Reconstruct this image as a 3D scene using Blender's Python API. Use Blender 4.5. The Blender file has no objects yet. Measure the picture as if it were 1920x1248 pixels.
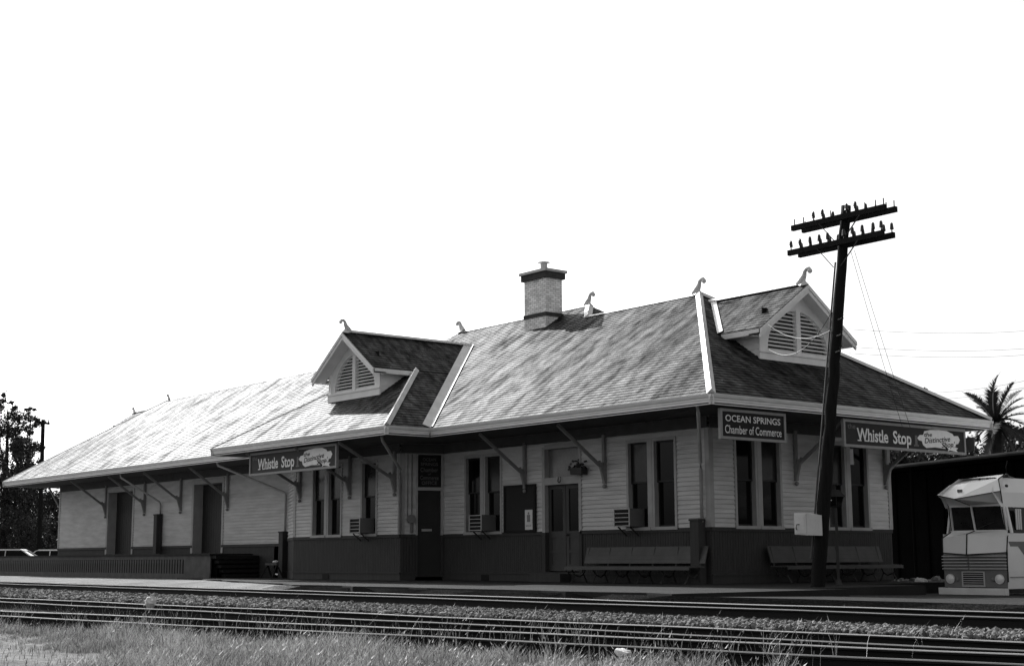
import bpy, math, random
import numpy as np
from mathutils import Vector, Matrix
random.seed(7); rng = np.random.default_rng(7)
S = bpy.context.scene
COL = S.collection
# ------------------------------------------------------------------ camera
YAW, PIT, ROL = 0.891126, 0.156998, -0.004756
CAM = Vector((24.3719, -25.9482, 0.6416))
Fv = Vector((-math.sin(YAW)*math.cos(PIT), math.cos(YAW)*math.cos(PIT), math.sin(PIT)))
Rv = Vector((math.cos(YAW), math.sin(YAW), 0)); Uv = Rv.cross(Fv)
R2 = Rv*math.cos(ROL)+Uv*math.sin(ROL); U2 = Uv*math.cos(ROL)-Rv*math.sin(ROL)
cd = bpy.data.cameras.new('camera'); cam = bpy.data.objects.new('camera', cd); COL.objects.link(cam)
cd.sensor_width = 36; cd.lens = 2666.37/1920*36; cd.clip_end = 3000; cd.clip_start = 0.1
mw = Matrix((R2, U2, -Fv)).transposed().to_4x4(); mw.translation = CAM; cam.matrix_world = mw
S.camera = cam
# ------------------------------------------------------------------ world, sun, exposure
SUN = Vector((-0.80, 0.155, 0.58)).normalized()          # towards the sun
EL = math.asin(SUN.z); AZ = math.atan2(SUN.x, SUN.y)
W = bpy.data.worlds.new('World'); S.world = W; W.use_nodes = True
nt = W.node_tree; nt.nodes.clear()
sky = nt.nodes.new('ShaderNodeTexSky'); sky.sky_type = 'NISHITA'; sky.sun_disc = False
sky.sun_elevation = EL; sky.sun_rotation = AZ; sky.dust_density = 4.0; sky.air_density = 1.3; sky.ozone_density = 1.0
bw = nt.nodes.new('ShaderNodeRGBToBW'); bg = nt.nodes.new('ShaderNodeBackground'); bg.inputs[1].default_value = 0.15
wo = nt.nodes.new('ShaderNodeOutputWorld')
nt.links.new(sky.outputs[0], bw.inputs[0]); nt.links.new(bw.outputs[0], bg.inputs[0]); nt.links.new(bg.outputs[0], wo.inputs[0])
sd = bpy.data.lights.new('sun', 'SUN'); so = bpy.data.objects.new('sun', sd); COL.objects.link(so)
sd.energy = 5.0; sd.angle = math.radians(0.5); sd.color = (1, 1, 1)
so.rotation_euler = (-SUN).to_track_quat('-Z', 'Y').to_euler()
so.location = (-60, 20, 50)
S.view_settings.view_transform = 'Standard'; S.view_settings.look = 'None'
S.view_settings.exposure = 0.4; S.view_settings.gamma = 1.0
# ------------------------------------------------------------------ materials (all greys: the photograph is black and white)
def pm(name, g, rough=.8, spec=.3, var=.2, scale=3.0, bump=.0, metal=0.0, fine=60.0, stretch=None):
    m = bpy.data.materials.new(name); m.use_nodes = True
    n = m.node_tree; p = n.nodes['Principled BSDF']; L = n.links
    p.inputs['Roughness'].default_value = rough; p.inputs['Metallic'].default_value = metal
    p.inputs['Specular IOR Level'].default_value = spec
    tc = n.nodes.new('ShaderNodeTexCoord'); mp = n.nodes.new('ShaderNodeMapping')
    L.new(tc.outputs['Object'], mp.inputs[0])
    if stretch: mp.inputs['Scale'].default_value = stretch
    a = n.nodes.new('ShaderNodeTexNoise'); a.inputs['Scale'].default_value = scale; a.inputs['Detail'].default_value = 6
    b = n.nodes.new('ShaderNodeTexNoise'); b.inputs['Scale'].default_value = fine; b.inputs['Detail'].default_value = 3
    L.new(mp.outputs[0], a.inputs[0]); L.new(mp.outputs[0], b.inputs[0])
    ad = n.nodes.new('ShaderNodeMath'); ad.operation = 'MULTIPLY_ADD'; ad.inputs[1].default_value = .5
    L.new(b.outputs[0], ad.inputs[0]); L.new(a.outputs[0], ad.inputs[2])
    r = n.nodes.new('ShaderNodeMapRange'); r.inputs[1].default_value = .45; r.inputs[2].default_value = 1.05
    r.inputs[3].default_value = g*(1-var); r.inputs[4].default_value = g*(1+var)
    L.new(ad.outputs[0], r.inputs[0]); L.new(r.outputs[0], p.inputs['Base Color'])
    if bump:
        bp = n.nodes.new('ShaderNodeBump'); bp.inputs['Strength'].default_value = bump; bp.inputs['Distance'].default_value = .02
        L.new(ad.outputs[0], bp.inputs['Height']); L.new(bp.outputs[0], p.inputs['Normal'])
    return m
def roofmat(name, g, lich):
    m = bpy.data.materials.new(name); m.use_nodes = True
    n = m.node_tree; p = n.nodes['Principled BSDF']; L = n.links
    p.inputs['Roughness'].default_value = .64
    uv = n.nodes.new('ShaderNodeUVMap'); uv.uv_map = 'UV'
    br = n.nodes.new('ShaderNodeTexBrick'); br.inputs['Scale'].default_value = 1; br.inputs['Brick Width'].default_value = .22
    br.inputs['Row Height'].default_value = .15; br.inputs['Mortar Size'].default_value = .006; br.inputs['Bias'].default_value = 0
    br.inputs['Color1'].default_value = (.55, .55, .55, 1); br.inputs['Color2'].default_value = (1.3, 1.3, 1.3, 1); br.inputs['Mortar'].default_value = (.3, .3, .3, 1)
    L.new(uv.outputs[0], br.inputs['Vector'])
    def noise(sx, sy, sc, det=5):
        mp = n.nodes.new('ShaderNodeMapping'); mp.inputs['Scale'].default_value = (sx, sy, 1)
        t = n.nodes.new('ShaderNodeTexNoise'); t.inputs['Scale'].default_value = sc; t.inputs['Detail'].default_value = det
        L.new(uv.outputs[0], mp.inputs[0]); L.new(mp.outputs[0], t.inputs[0]); return t
    st = noise(1, .2, 1.15, 8); bl = noise(1, .5, 5, 4); fi = noise(1, 1, 45, 2)
    def mr(t, a, b, c, d):
        r = n.nodes.new('ShaderNodeMapRange'); r.inputs[1].default_value = a; r.inputs[2].default_value = b
        r.inputs[3].default_value = c; r.inputs[4].default_value = d; L.new(t.outputs[0], r.inputs[0]); return r
    def mul(a, b):
        k = n.nodes.new('ShaderNodeMath'); k.operation = 'MULTIPLY'; L.new(a.outputs[0], k.inputs[0]); L.new(b.outputs[0], k.inputs[1]); return k
    x = mul(mul(mr(st, .34, .66, g*.6, g*1.9), mr(bl, .36, .64, .4, 1.8)), mr(fi, .3, .7, .8, 1.2))
    lc = noise(1, .6, 9, 3); lm = mr(lc, .66, .74, 0, 1)
    ad = n.nodes.new('ShaderNodeMath'); ad.operation = 'MULTIPLY_ADD'; ad.inputs[1].default_value = lich
    L.new(lm.outputs[0], ad.inputs[0]); L.new(x.outputs[0], ad.inputs[2])
    vm = n.nodes.new('ShaderNodeVectorMath'); vm.operation = 'SCALE'
    L.new(br.outputs['Color'], vm.inputs[0]); L.new(ad.outputs[0], vm.inputs['Scale']); L.new(vm.outputs[0], p.inputs['Base Color'])
    mo = noise(1, .3, 3.2, 8); sp = mul(mul(mr(st, .33, .66, .04, .17), mr(mo, .38, .60, .3, 1.7)), mr(bl, .34, .68, .5, 1.5)); L.new(sp.outputs[0], p.inputs['Specular IOR Level'])
    bp = n.nodes.new('ShaderNodeBump'); bp.inputs['Strength'].default_value = .5; bp.inputs['Distance'].default_value = .012
    rb = n.nodes.new('ShaderNodeRGBToBW'); L.new(br.outputs['Color'], rb.inputs[0]); L.new(rb.outputs[0], bp.inputs['Height']); L.new(bp.outputs[0], p.inputs['Normal'])
    return m
def groundmat(name, g, spots, rough=.95, sc=25., bump=.6):
    m = pm(name, g, rough, .1, .45, .6, 0, fine=sc)
    n = m.node_tree; p = n.nodes['Principled BSDF']; L = n.links
    v = n.nodes.new('ShaderNodeTexVoronoi'); v.inputs['Scale'].default_value = sc
    tc = n.nodes.new('ShaderNodeTexCoord'); L.new(tc.outputs['Object'], v.inputs[0])
    old = p.inputs['Base Color'].links[0].from_socket
    mr = n.nodes.new('ShaderNodeMapRange'); mr.inputs[1].default_value = 0; mr.inputs[2].default_value = 1
    mr.inputs[3].default_value = 1-spots; mr.inputs[4].default_value = 1+spots
    rb = n.nodes.new('ShaderNodeRGBToBW'); L.new(v.outputs['Color'], rb.inputs[0]); L.new(rb.outputs[0], mr.inputs[0])
    k = n.nodes.new('ShaderNodeMath'); k.operation = 'MULTIPLY'; L.new(old, k.inputs[0]); L.new(mr.outputs[0], k.inputs[1])
    L.new(k.outputs[0], p.inputs['Base Color'])
    bp = n.nodes.new('ShaderNodeBump'); bp.inputs['Strength'].default_value = bump; bp.inputs['Distance'].default_value = .03; bp.invert = True
    L.new(v.outputs['Distance'], bp.inputs['Height']); L.new(bp.outputs[0], p.inputs['Normal'])
    return m
def brickmat(name, g):
    m = pm(name, g, .85, .2, .2, 4, 0)
    n = m.node_tree; p = n.nodes['Principled BSDF']; L = n.links
    uv = n.nodes.new('ShaderNodeUVMap'); uv.uv_map = 'UV'
    br = n.nodes.new('ShaderNodeTexBrick'); br.inputs['Scale'].default_value = 1; br.inputs['Brick Width'].default_value = .21
    br.inputs['Row Height'].default_value = .07; br.inputs['Mortar Size'].default_value = .009
    br.inputs['Color1'].default_value = (.75, .75, .75, 1); br.inputs['Color2'].default_value = (1.15, 1.15, 1.15, 1); br.inputs['Mortar'].default_value = (.45, .45, .45, 1)
    L.new(uv.outputs[0], br.inputs['Vector'])
    old = p.inputs['Base Color'].links[0].from_socket
    vm = n.nodes.new('ShaderNodeVectorMath'); vm.operation = 'SCALE'; L.new(br.outputs['Color'], vm.inputs[0]); L.new(old, vm.inputs['Scale'])
    L.new(vm.outputs[0], p.inputs['Base Color'])
    bp = n.nodes.new('ShaderNodeBump'); bp.inputs['Strength'].default_value = .6; bp.inputs['Distance'].default_value = .01
    L.new(br.outputs['Fac'], bp.inputs['Height']); bp.invert = True; L.new(bp.outputs[0], p.inputs['Normal'])
    return m
M_ = dict(
 siding=pm('buff_clapboard_paint', .50, .7, .3, .22, 1.2, .1, stretch=(1, 1, 6)),
 wains=pm('dark_wainscot_paint', .036, .75, .3, .25, 1.5, .15, stretch=(9, 9, 1)),
 trim=pm('pale_trim_paint', .33, .6, .35, .15, 3),
 fascia=pm('white_eave_paint', .72, .55, .35, .14, 2.5, stretch=(1, 1, 5)),
 gable=pm('white_gable_paint', .78, .6, .35, .10, 3),
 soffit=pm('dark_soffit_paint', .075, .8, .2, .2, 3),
 roof=roofmat('weathered_slate_shingle', .024, .15),
 metal=pm('weathered_flashing_metal', .62, .5, .5, .25, 3, .1),
 cap=pm('ridge_metal', .6, .5, .5, .2, 3, .05),
 glass=pm('dark_window_glass', .004, .08, .12, .1, 2),
 glassblind=pm('glass_over_drawn_blind', .022, .2, .25, .5, 2.5), windscreen=pm('grey_windscreen', .018, .12, .5, .6, 3),
 glassreflect=pm('glass_painted_reflection', .13, .25, .5, .5, 1.6),  # dark transom glass with its cloudy reflection put into the base colour
 door=pm('dark_door_paint', .016, .6, .3, .2, 3),
 ddoor=pm('main_door_paint', .045, .6, .3, .2, 3),
 brick=brickmat('whitewashed_brick', .92),
 soot=pm('sooty_brick', .06, .9, .1, .3, 6, .2),
 signdark=pm('sign_black_paint', .008, .6, .2, .2, 3),
 signgrey=pm('sign_grey_paint', .022, .6, .2, .2, 3),
 signframe=pm('sign_frame_paint', .26, .6, .3, .15, 5),
 letter=pm('sign_letter_paint', .72, .6, .3, .1, 6),
 letter2=pm('faded_letter_paint', .12, .6, .3, .2, 6),
 pole=pm('creosote_pole_wood', .012, .9, .1, .4, 3, .6, stretch=(6, 6, .6)),
 iron=pm('dark_iron', .02, .6, .4, .2, 5),
 glassins=pm('dark_glass_insulator', .015, .3, .5, .1, 5),
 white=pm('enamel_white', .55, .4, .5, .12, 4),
 acgrey=pm('air_conditioner_enamel', .42, .45, .5, .15, 6),
 bus=pm('coach_white_enamel', .74, .3, .5, .07, 1.5),
 busgrey=pm('coach_grey_band', .12, .4, .5, .1, 2),
 chrome=pm('bumper_metal', .6, .35, .6, .15, 3),
 black=pm('black_rubber', .01, .8, .2, .1, 3),
 lens=pm('headlamp_glass', .7, .15, .6, .1, 3),
 wood=pm('grey_timber', .085, .85, .2, .3, 3, .3),
 darkwood=pm('dark_timber', .014, .85, .2, .35, 3, .3),
 bench=pm('worn_bench_paint', .06, .6, .3, .3, 2, .1),
 rail=pm('rusty_rail_steel', .008, .8, .2, .3, 5),
 railhead=pm('polished_rail_top', .24, .6, .15, .1, 3), raildull=pm('dull_rail_top', .09, .6, .15, .2, 3),
 tie=pm('oily_timber_tie', .009, .9, .1, .4, 2, .4),
 asphalt=groundmat('platform_asphalt', .022, .25, .9, 60., .2),
 dirt=groundmat('oily_track_bed', .010, .5, .95, 18., .8),
 gravel=groundmat('pale_gravel', .18, .3, .95, 30., .4),
 shell=groundmat('crushed_shell_gravel', .36, .75, .95, 22., 1.0),
 ballast=groundmat('ballast_bed', .06, .5, .95, 16., .9),
 soil=groundmat('grassy_soil', .12, .5, .95, 9., .6),
 stone=pm('ballast_stone', .125, .9, .2, .45, 7, .2),
 grass=pm('dry_summer_grass', .37, .7, .2, .4, 1.3),
 leaf=pm('dark_tree_leaf', .034, .6, .3, .4, .8),
 frond=pm('palm_leaf', .028, .5, .4, .3, 1.2),
 frondrib=pm('palm_midrib', .35, .5, .4, .2, 1.2),
 bark=pm('tree_bark', .03, .9, .1, .3, 4, .4),
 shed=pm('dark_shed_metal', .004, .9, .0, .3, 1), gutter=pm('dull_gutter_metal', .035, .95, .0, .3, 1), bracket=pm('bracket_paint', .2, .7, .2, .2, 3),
 carwhite=pm('pale_car_enamel', .55, .3, .5, .06, 2),
 paper=pm('paper', .6, .8, .2, .1, 6),
 rock=pm('pale_rock', .6, .9, .2, .2, 5, .3))
def vary(m, lo, hi):
    n = m.node_tree; p = n.nodes['Principled BSDF']; L = n.links
    old = p.inputs['Base Color'].links[0].from_socket
    g = n.nodes.new('ShaderNodeNewGeometry'); mr = n.nodes.new('ShaderNodeMapRange'); mr.inputs[3].default_value = lo; mr.inputs[4].default_value = hi
    L.new(g.outputs['Random Per Island'], mr.inputs[0]); k = n.nodes.new('ShaderNodeMath'); k.operation = 'MULTIPLY'
    L.new(old, k.inputs[0]); L.new(mr.outputs[0], k.inputs[1]); L.new(k.outputs[0], p.inputs['Base Color'])
vary(M_['grass'], .25, 2.0); vary(M_['stone'], .35, 1.8); vary(M_['leaf'], .4, 2.2); vary(M_['frond'], .5, 1.6)
# ------------------------------------------------------------------ helpers
MW = {}
class MB:
    def __init__(s): s.v = []; s.f = []; s.mi = []; s.uv = []; s.has = False; s.cur = 0
    def face(s, pts, uv=None):
        b = len(s.v); s.v += [tuple(p) for p in pts]; s.f.append(tuple(range(b, b+len(pts)))); s.mi.append(s.cur)
        if uv: s.has = True; s.uv += list(uv)
        else: s.uv += [(0, 0)]*len(pts)
    def hull(s, p8):                       # 4 bottom + 4 top (same winding)
        a = p8
        for q in ((3, 2, 1, 0), (4, 5, 6, 7), (0, 1, 5, 4), (1, 2, 6, 5), (2, 3, 7, 6), (3, 0, 4, 7)):
            pts = [a[i] for i in q]
            n = (Vector(pts[1])-Vector(pts[0])); e = Vector(pts[3])-Vector(pts[0])
            s.face(pts, [(0, 0), (n.length, 0), (n.length, e.length), (0, e.length)])
    def box(s, x0, x1, y0, y1, z0, z1):
        s.hull([(x0, y0, z0), (x1, y0, z0), (x1, y1, z0), (x0, y1, z0), (x0, y0, z1), (x1, y0, z1), (x1, y1, z1), (x0, y1, z1)])
    def fbox(s, F, u0, u1, z0, z1, d0, d1):   # box in wall frame; d outwards
        P = lambda u, z, d: F(u, z, d)
        s.hull([P(u0, z0, d1), P(u1, z0, d1), P(u1, z0, d0), P(u0, z0, d0), P(u0, z1, d1), P(u1, z1, d1), P(u1, z1, d0), P(u0, z1, d0)])
    def bar(s, a, b, w, h, up=(0, 0, 1)):
        a = Vector(a); b = Vector(b); t = (b-a).normalized(); u = Vector(up)
        if abs(t.dot(u)) > .98: u = Vector((1, 0, 0))
        sx = t.cross(u).normalized()*w/2; sz = sx.cross(t).normalized()*h/2
        s.hull([a-sx-sz, a+sx-sz, a+sx+sz, a-sx+sz, b-sx-sz, b+sx-sz, b+sx+sz, b-sx+sz])
    def tube(s, pts, r, n=8, cap=True):
        pts = [Vector(p) for p in pts]; rr = r if isinstance(r, (list, tuple)) else [r]*len(pts)
        rings = []; base = len(s.v)
        ref = Vector((0, 0, 1))
        for i, p in enumerate(pts):
            t = (pts[min(i+1, len(pts)-1)]-pts[max(i-1, 0)]).normalized()
            if abs(t.dot(ref)) > .95: q = Vector((1, .01, 0))
            else: q = ref
            a = t.cross(q).normalized(); c = a.cross(t).normalized()
            for k in range(n):
                th = 2*math.pi*k/n; s.v.append(tuple(p+(a*math.cos(th)+c*math.sin(th))*rr[i]))
        for i in range(len(pts)-1):
            for k in range(n):
                A = base+i*n+k; B = base+i*n+(k+1) % n
                s.f.append((A, B, B+n, A+n)); s.mi.append(s.cur); s.uv += [(0, 0)]*4
        if cap:
            s.f.append(tuple(base+k for k in range(n))); s.f.append(tuple(base+(len(pts)-1)*n+k for k in range(n)))
            s.mi += [s.cur]*2; s.uv += [(0, 0)]*(2*n)
    def ball(s, c, r, n=8, m=6, sc=(1, 1, 1)):
        c = Vector(c); pts = []
        for i in range(m+1):
            ph = math.pi*i/m
            pts.append([(c.x+r*sc[0]*math.sin(ph)*math.cos(2*math.pi*k/n), c.y+r*sc[1]*math.sin(ph)*math.sin(2*math.pi*k/n), c.z+r*sc[2]*math.cos(ph)) for k in range(n)])
        for i in range(m):
            for k in range(n):
                s.face([pts[i][k], pts[i+1][k], pts[i+1][(k+1) % n], pts[i][(k+1) % n]])
    def build(s, name, mat, parent=None, loc=None, smooth=False):
        me = bpy.data.meshes.new(name)
        inv = None
        if parent is not None: inv = MW[parent.name].inverted()
        elif loc is not None: inv = Matrix.Translation(Vector(loc)).inverted()
        V = s.v if inv is None else [tuple(inv @ Vector(v)) for v in s.v]
        me.from_pydata(V, [], s.f)
        mats = mat if isinstance(mat, (list, tuple)) else [mat]
        for m in mats: me.materials.append(m)
        if len(mats) > 1: me.polygons.foreach_set('material_index', s.mi)
        if s.has:
            l = me.uv_layers.new(name='UV'); l.data.foreach_set('uv', [c for p in s.uv for c in p])
        if smooth: me.polygons.foreach_set('use_smooth', [True]*len(me.polygons))
        me.update()
        o = bpy.data.objects.new(name, me); COL.objects.link(o)
        if parent is not None: o.parent = parent; MW[o.name] = MW[parent.name]
        else:
            o.location = loc if loc is not None else (0, 0, 0); MW[o.name] = Matrix.Translation(Vector(o.location))
        return o
def tag(o, label=None, cat=None, group=None, kind=None):
    for k, v in (('label', label), ('category', cat), ('group', group), ('kind', kind)):
        if v: o[k] = v
    return o
def thing(name, loc, label, cat, group=None, rotz=0):
    o = bpy.data.objects.new(name, None); COL.objects.link(o); o.location = loc; o.rotation_euler = (0, 0, rotz); o.empty_display_size = .2
    MW[o.name] = Matrix.Translation(Vector(loc)) @ Matrix.Rotation(rotz, 4, 'Z')
    return tag(o, label, cat, group)
def frame(o, u, n):
    o = Vector((o[0], o[1], 0)); u = Vector((u[0], u[1], 0)).normalized(); n = Vector((n[0], n[1], 0)).normalized()
    return lambda a, z, d=0.0: Vector((o.x, o.y, 0))+u*a+n*d+Vector((0, 0, z))
def copy_tree(o, parent=None, loc=None, label=None):
    c = o.copy(); COL.objects.link(c)
    if parent is not None: c.parent = parent
    if loc is not None: c.location = loc
    if label: c['label'] = label
    for ch in list(o.children): copy_tree(ch, c)
    return c
def text(body, F, u, z, d, h, mat, parent, w=None, bold=.0, shear=0.0, name='lettering', ext=.006, rise=0.0):
    cu = bpy.data.curves.new('t', 'FONT'); cu.body = body; cu.size = 1; cu.offset = bold; cu.extrude = 0; cu.resolution_u = 3
    o = bpy.data.objects.new('t', cu); COL.objects.link(o)
    dg = bpy.context.evaluated_depsgraph_get(); me = bpy.data.meshes.new_from_object(o.evaluated_get(dg))
    vs = [v.co.copy() for v in me.vertices]; fs = [tuple(p.vertices) for p in me.polygons]
    bpy.data.objects.remove(o); bpy.data.curves.remove(cu); bpy.data.meshes.remove(me)
    x0 = min(v.x for v in vs); x1 = max(v.x for v in vs); sx = (w/(x1-x0)) if w else h/.72; sy = h/.72
    mb = MB()
    P = [((v.x-x0)*sx+shear*v.y*sy, v.y*sy) for v in vs]
    for f in fs:
        mb.face([F(u+P[i][0], z+P[i][1]+rise*P[i][0], d) for i in f])
    return mb.build(name, mat, parent)
# ------------------------------------------------------------------ ground and tracks
def yp(x): return (-2.6 if x < -23 else -2.6-4.3*(x+23)/15) if x < -8 else -6.9-0.03*(x+8)          # edge of platform asphalt
def y1(x): return -8.15-.025*x
def y2(x): return -12.88+.052*x
def y3(x): return min(-16.35+.15*x, y2(x)-1.55)
def ground():
    xs = [-260, -160, -110, -80]+[-60+i*1.5 for i in range(58)]+[30, 40, 70, 140, 260]
    def rows(x):
        wob = .24*math.sin(x*.9)+.18*math.sin(x*2.3+1)
        return [(600, -.4), (60, -.4), (20, -.38), (9.6, -.06 if x < 0 else -.35), (yp(x)+.2, -.05 if x < -20 else -.06), (min(yp(x)-.1, max(y1(x)+.75, yp(x)-.2+wob*.6)), -.045 if x < -20 else -.03), (y1(x)+(.95 if x < -20 else 1.0)+wob*.5, -.13 if x < -20 else -.18), (y1(x)+.62, -.24),
                (y1(x)-1.9, -.26), (y1(x)-2.35, -.27), (y2(x)+1.1, -.25), (y2(x)+.25, -.31), (y2(x)-.1, -.40), (y3(x)-1.9, -.42), (y3(x)-2.3, -.44),
                (y3(x)-3.2, -.52), (-26, -.62), (-40, -.75), (-600, -.9)]
    mats = [M_['soil'], M_['soil'], M_['soil'], M_['asphalt'], M_['gravel'], M_['gravel'], M_['dirt'], M_['dirt'], M_['dirt'], M_['ballast'], M_['ballast'], M_['dirt'], M_['dirt'], M_['dirt'], M_['soil'], M_['soil'], M_['soil'], M_['soil']]
    mb = MB(); ml = [M_['gravel'], M_['dirt'], M_['ballast'], M_['soil'], M_['asphalt']]
    R = [rows(x) for x in xs]
    for i in range(len(xs)-1):
        for j in range(len(mats)):
            a, b, c, d = (xs[i],)+R[i][j], (xs[i+1],)+R[i+1][j], (xs[i+1],)+R[i+1][j+1], (xs[i],)+R[i][j+1]
            if a[1] < c[1]: pass
            mb.cur = ml.index(mats[j]); mb.face([d, c, b, a])
    tag(mb.build('ground', ml), kind='structure')
    # platform slab (asphalt) with ragged front edge
    mb = MB(); px = [-24+i*1.0 for i in range(31)]
    for i in range(len(px)-1):
        a, b = px[i], px[i+1]
        fa = yp(a)+.12*math.sin(a*1.7)+.08*math.sin(a*4.1); fb = yp(b)+.12*math.sin(b*1.7)+.08*math.sin(b*4.1)
        bk = 9 if b <= 3 else (1.6 if b <= 5 else None)
        if bk is None: bk = -1.9-(b-5)*.5 if b < 12 else None
        if bk is None or b > 7: continue
        mb.face([(a, fa, 0), (b, fb, 0), (b, bk, 0), (a, bk, 0)]); mb.face([(a, fa, -.3), (b, fb, -.3), (b, fb, 0), (a, fa, 0)])
        mb.face([(b, fb, 0), (b, fb, -.4), (b, bk, -.4), (b, bk, 0)]); mb.face([(a, bk, 0), (b, bk, 0), (b, bk, -.4), (a, bk, -.4)])
    tag(mb.build('platform', M_['asphalt']), kind='structure')
    mb = MB()                                   # bare gravel path in the foreground, left corner
    pts = []
    for i in range(41):
        t = i/40; x = -6+22*t
        pts.append((x, -18.3-.04*(x-2)-.9*max(0, x-8.2)+.13*math.sin(x*2.9)+.08*math.sin(x*6.7)))
    for i in range(40):
        a, b = pts[i], pts[i+1]; mb.face([(a[0], -30, -.60), (b[0], -30, -.60), (b[0], b[1], -.545), (a[0], a[1], -.545)])
    tag(mb.build('path', M_['shell']), kind='structure')
ground()
def track(lines, z, x0, x1, label, tiez):
    t = thing('railway_track', ((x0+x1)/2, (lines[0]((x0+x1)/2)+lines[1]((x0+x1)/2))/2, z-.16), label, 'railway track', 'railway tracks in front of the station')
    for gi, g in enumerate(lines):
        mb = MB(); n = 60
        prof = [(-.07, -.16), (-.065, -.145), (-.012, -.12), (-.012, -.04), (-.036, -.03), (-.036, -.010), (-.028, 0), (.028, 0), (.036, -.010), (.036, -.03), (.012, -.04), (.012, -.12), (.065, -.145), (.07, -.16)]
        for i in range(n):
            a = x0+(x1-x0)*i/n; b = x0+(x1-x0)*(i+1)/n
            for k in range(len(prof)-1):
                p, q = prof[k], prof[k+1]
                mb.cur = 1 if (k in (5, 6)) else 0
                wa = .004*math.sin(a*.7+gi)+.002*math.sin(a*1.9); wb = .004*math.sin(b*.7+gi)+.002*math.sin(b*1.9); ha = .012*math.sin(a*.45+2*gi); hb = .012*math.sin(b*.45+2*gi)
                mb.face([(a, g(a)+p[0]+ha, z+p[1]+wa), (b, g(b)+p[0]+hb, z+p[1]+wb), (b, g(b)+q[0]+hb, z+q[1]+wb), (a, g(a)+q[0]+ha, z+q[1]+wa)])
        mb.build('rail', [M_['rail'], M_['railhead' if gi == 0 else 'raildull']], t)
    n = min(98, int((x1-x0)/.56)); m0 = None
    sl = math.atan2(lines[0](x1)-lines[0](x0), x1-x0)
    for i in range(n):
        x = x1-.3-i*.56; y = (lines[0](x)+lines[1](x))/2
        if m0 is None:
            mb = MB(); c = math.cos(sl); s_ = math.sin(sl)
            def R(px, py, pz): return (x+px*c-py*s_, y+px*s_+py*c, pz)
            mb.hull([R(-.11, -1.3, tiez-.15), R(.11, -1.3, tiez-.15), R(.11, 1.3, tiez-.15), R(-.11, 1.3, tiez-.15), R(-.11, -1.3, tiez), R(.11, -1.3, tiez), R(.11, 1.3, tiez), R(-.11, 1.3, tiez)])
            m0 = mb.build('tie', M_['tie'], t); bx, by = x, y
        else:
            o = m0.copy(); COL.objects.link(o); o.parent = t; o.location = (x-bx, y-by+random.uniform(-.05, .05), random.uniform(-.01, .004))
    return t
track([y1, lambda x: y1(x)-1.47], -.10, -75, 26, 'far railway track running past the platform edge below the station', -.245)
track([y2, lambda x: y2(x)-1.35], -.25, -22, 27, 'middle railway track beyond the weedy verge, beside the pale ballast strip', -.40)
track([y3, lambda x: y3(x)-1.30], -.25, -8, 22, 'nearest railway track, its near rail half hidden by tall grass', -.405)
# loose ballast stones between the tracks
def stones():
    ico = [(0, 0, 1), (.89, 0, .45), (.28, .85, .45), (-.72, .53, .45), (-.72, -.53, .45), (.28, -.85, .45), (.72, .53, -.45), (-.28, .85, -.45), (-.89, 0, -.45), (-.28, -.85, -.45), (.72, -.53, -.45), (0, 0, -1)]
    fc = [(0, 1, 2), (0, 2, 3), (0, 3, 4), (0, 4, 5), (0, 5, 1), (1, 6, 2), (2, 7, 3), (3, 8, 4), (4, 9, 5), (5, 10, 1), (6, 7, 2), (7, 8, 3), (8, 9, 4), (9, 10, 5), (10, 6, 1)]
    ico = np.array(ico); V = []; Fc = []; nv = 0
    N = 15000
    for i in range(N):
        t = rng.random()**.62; x = -30+49*t
        ya = y1(x)-2.1; yb = y2(x)+.15
        y = yb+(ya-yb)*rng.random()+rng.normal()*.06; s = rng.uniform(.022, .05)*(1.0 if x > 0 else 1.35)
        z = -.25+rng.uniform(-.01, .025)
        p = ico*(s*rng.uniform(.6, 1.25, 3))*rng.uniform(.85, 1.15, (12, 1))
        a = rng.random()*6.28; b = rng.uniform(-.6, .6); c, sn = math.cos(a), math.sin(a); cb, sb = math.cos(b), math.sin(b)
        R = np.array([[c, -sn, 0], [sn, c, 0], [0, 0, 1]]) @ np.array([[1, 0, 0], [0, cb, -sb], [0, sb, cb]])
        V.append(p @ R.T+np.array([x, y, z])); Fc.append(np.array(fc)+nv); nv += 12
    me = bpy.data.meshes.new('ballast_stones'); me.from_pydata(np.concatenate(V).tolist(), [], np.concatenate(Fc).tolist()); me.materials.append(M_['stone'])
    o = bpy.data.objects.new('ballast_stones', me); COL.objects.link(o); tag(o, 'loose pale ballast stones heaped between the tracks', 'ballast', kind='stuff')
stones()
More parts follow.
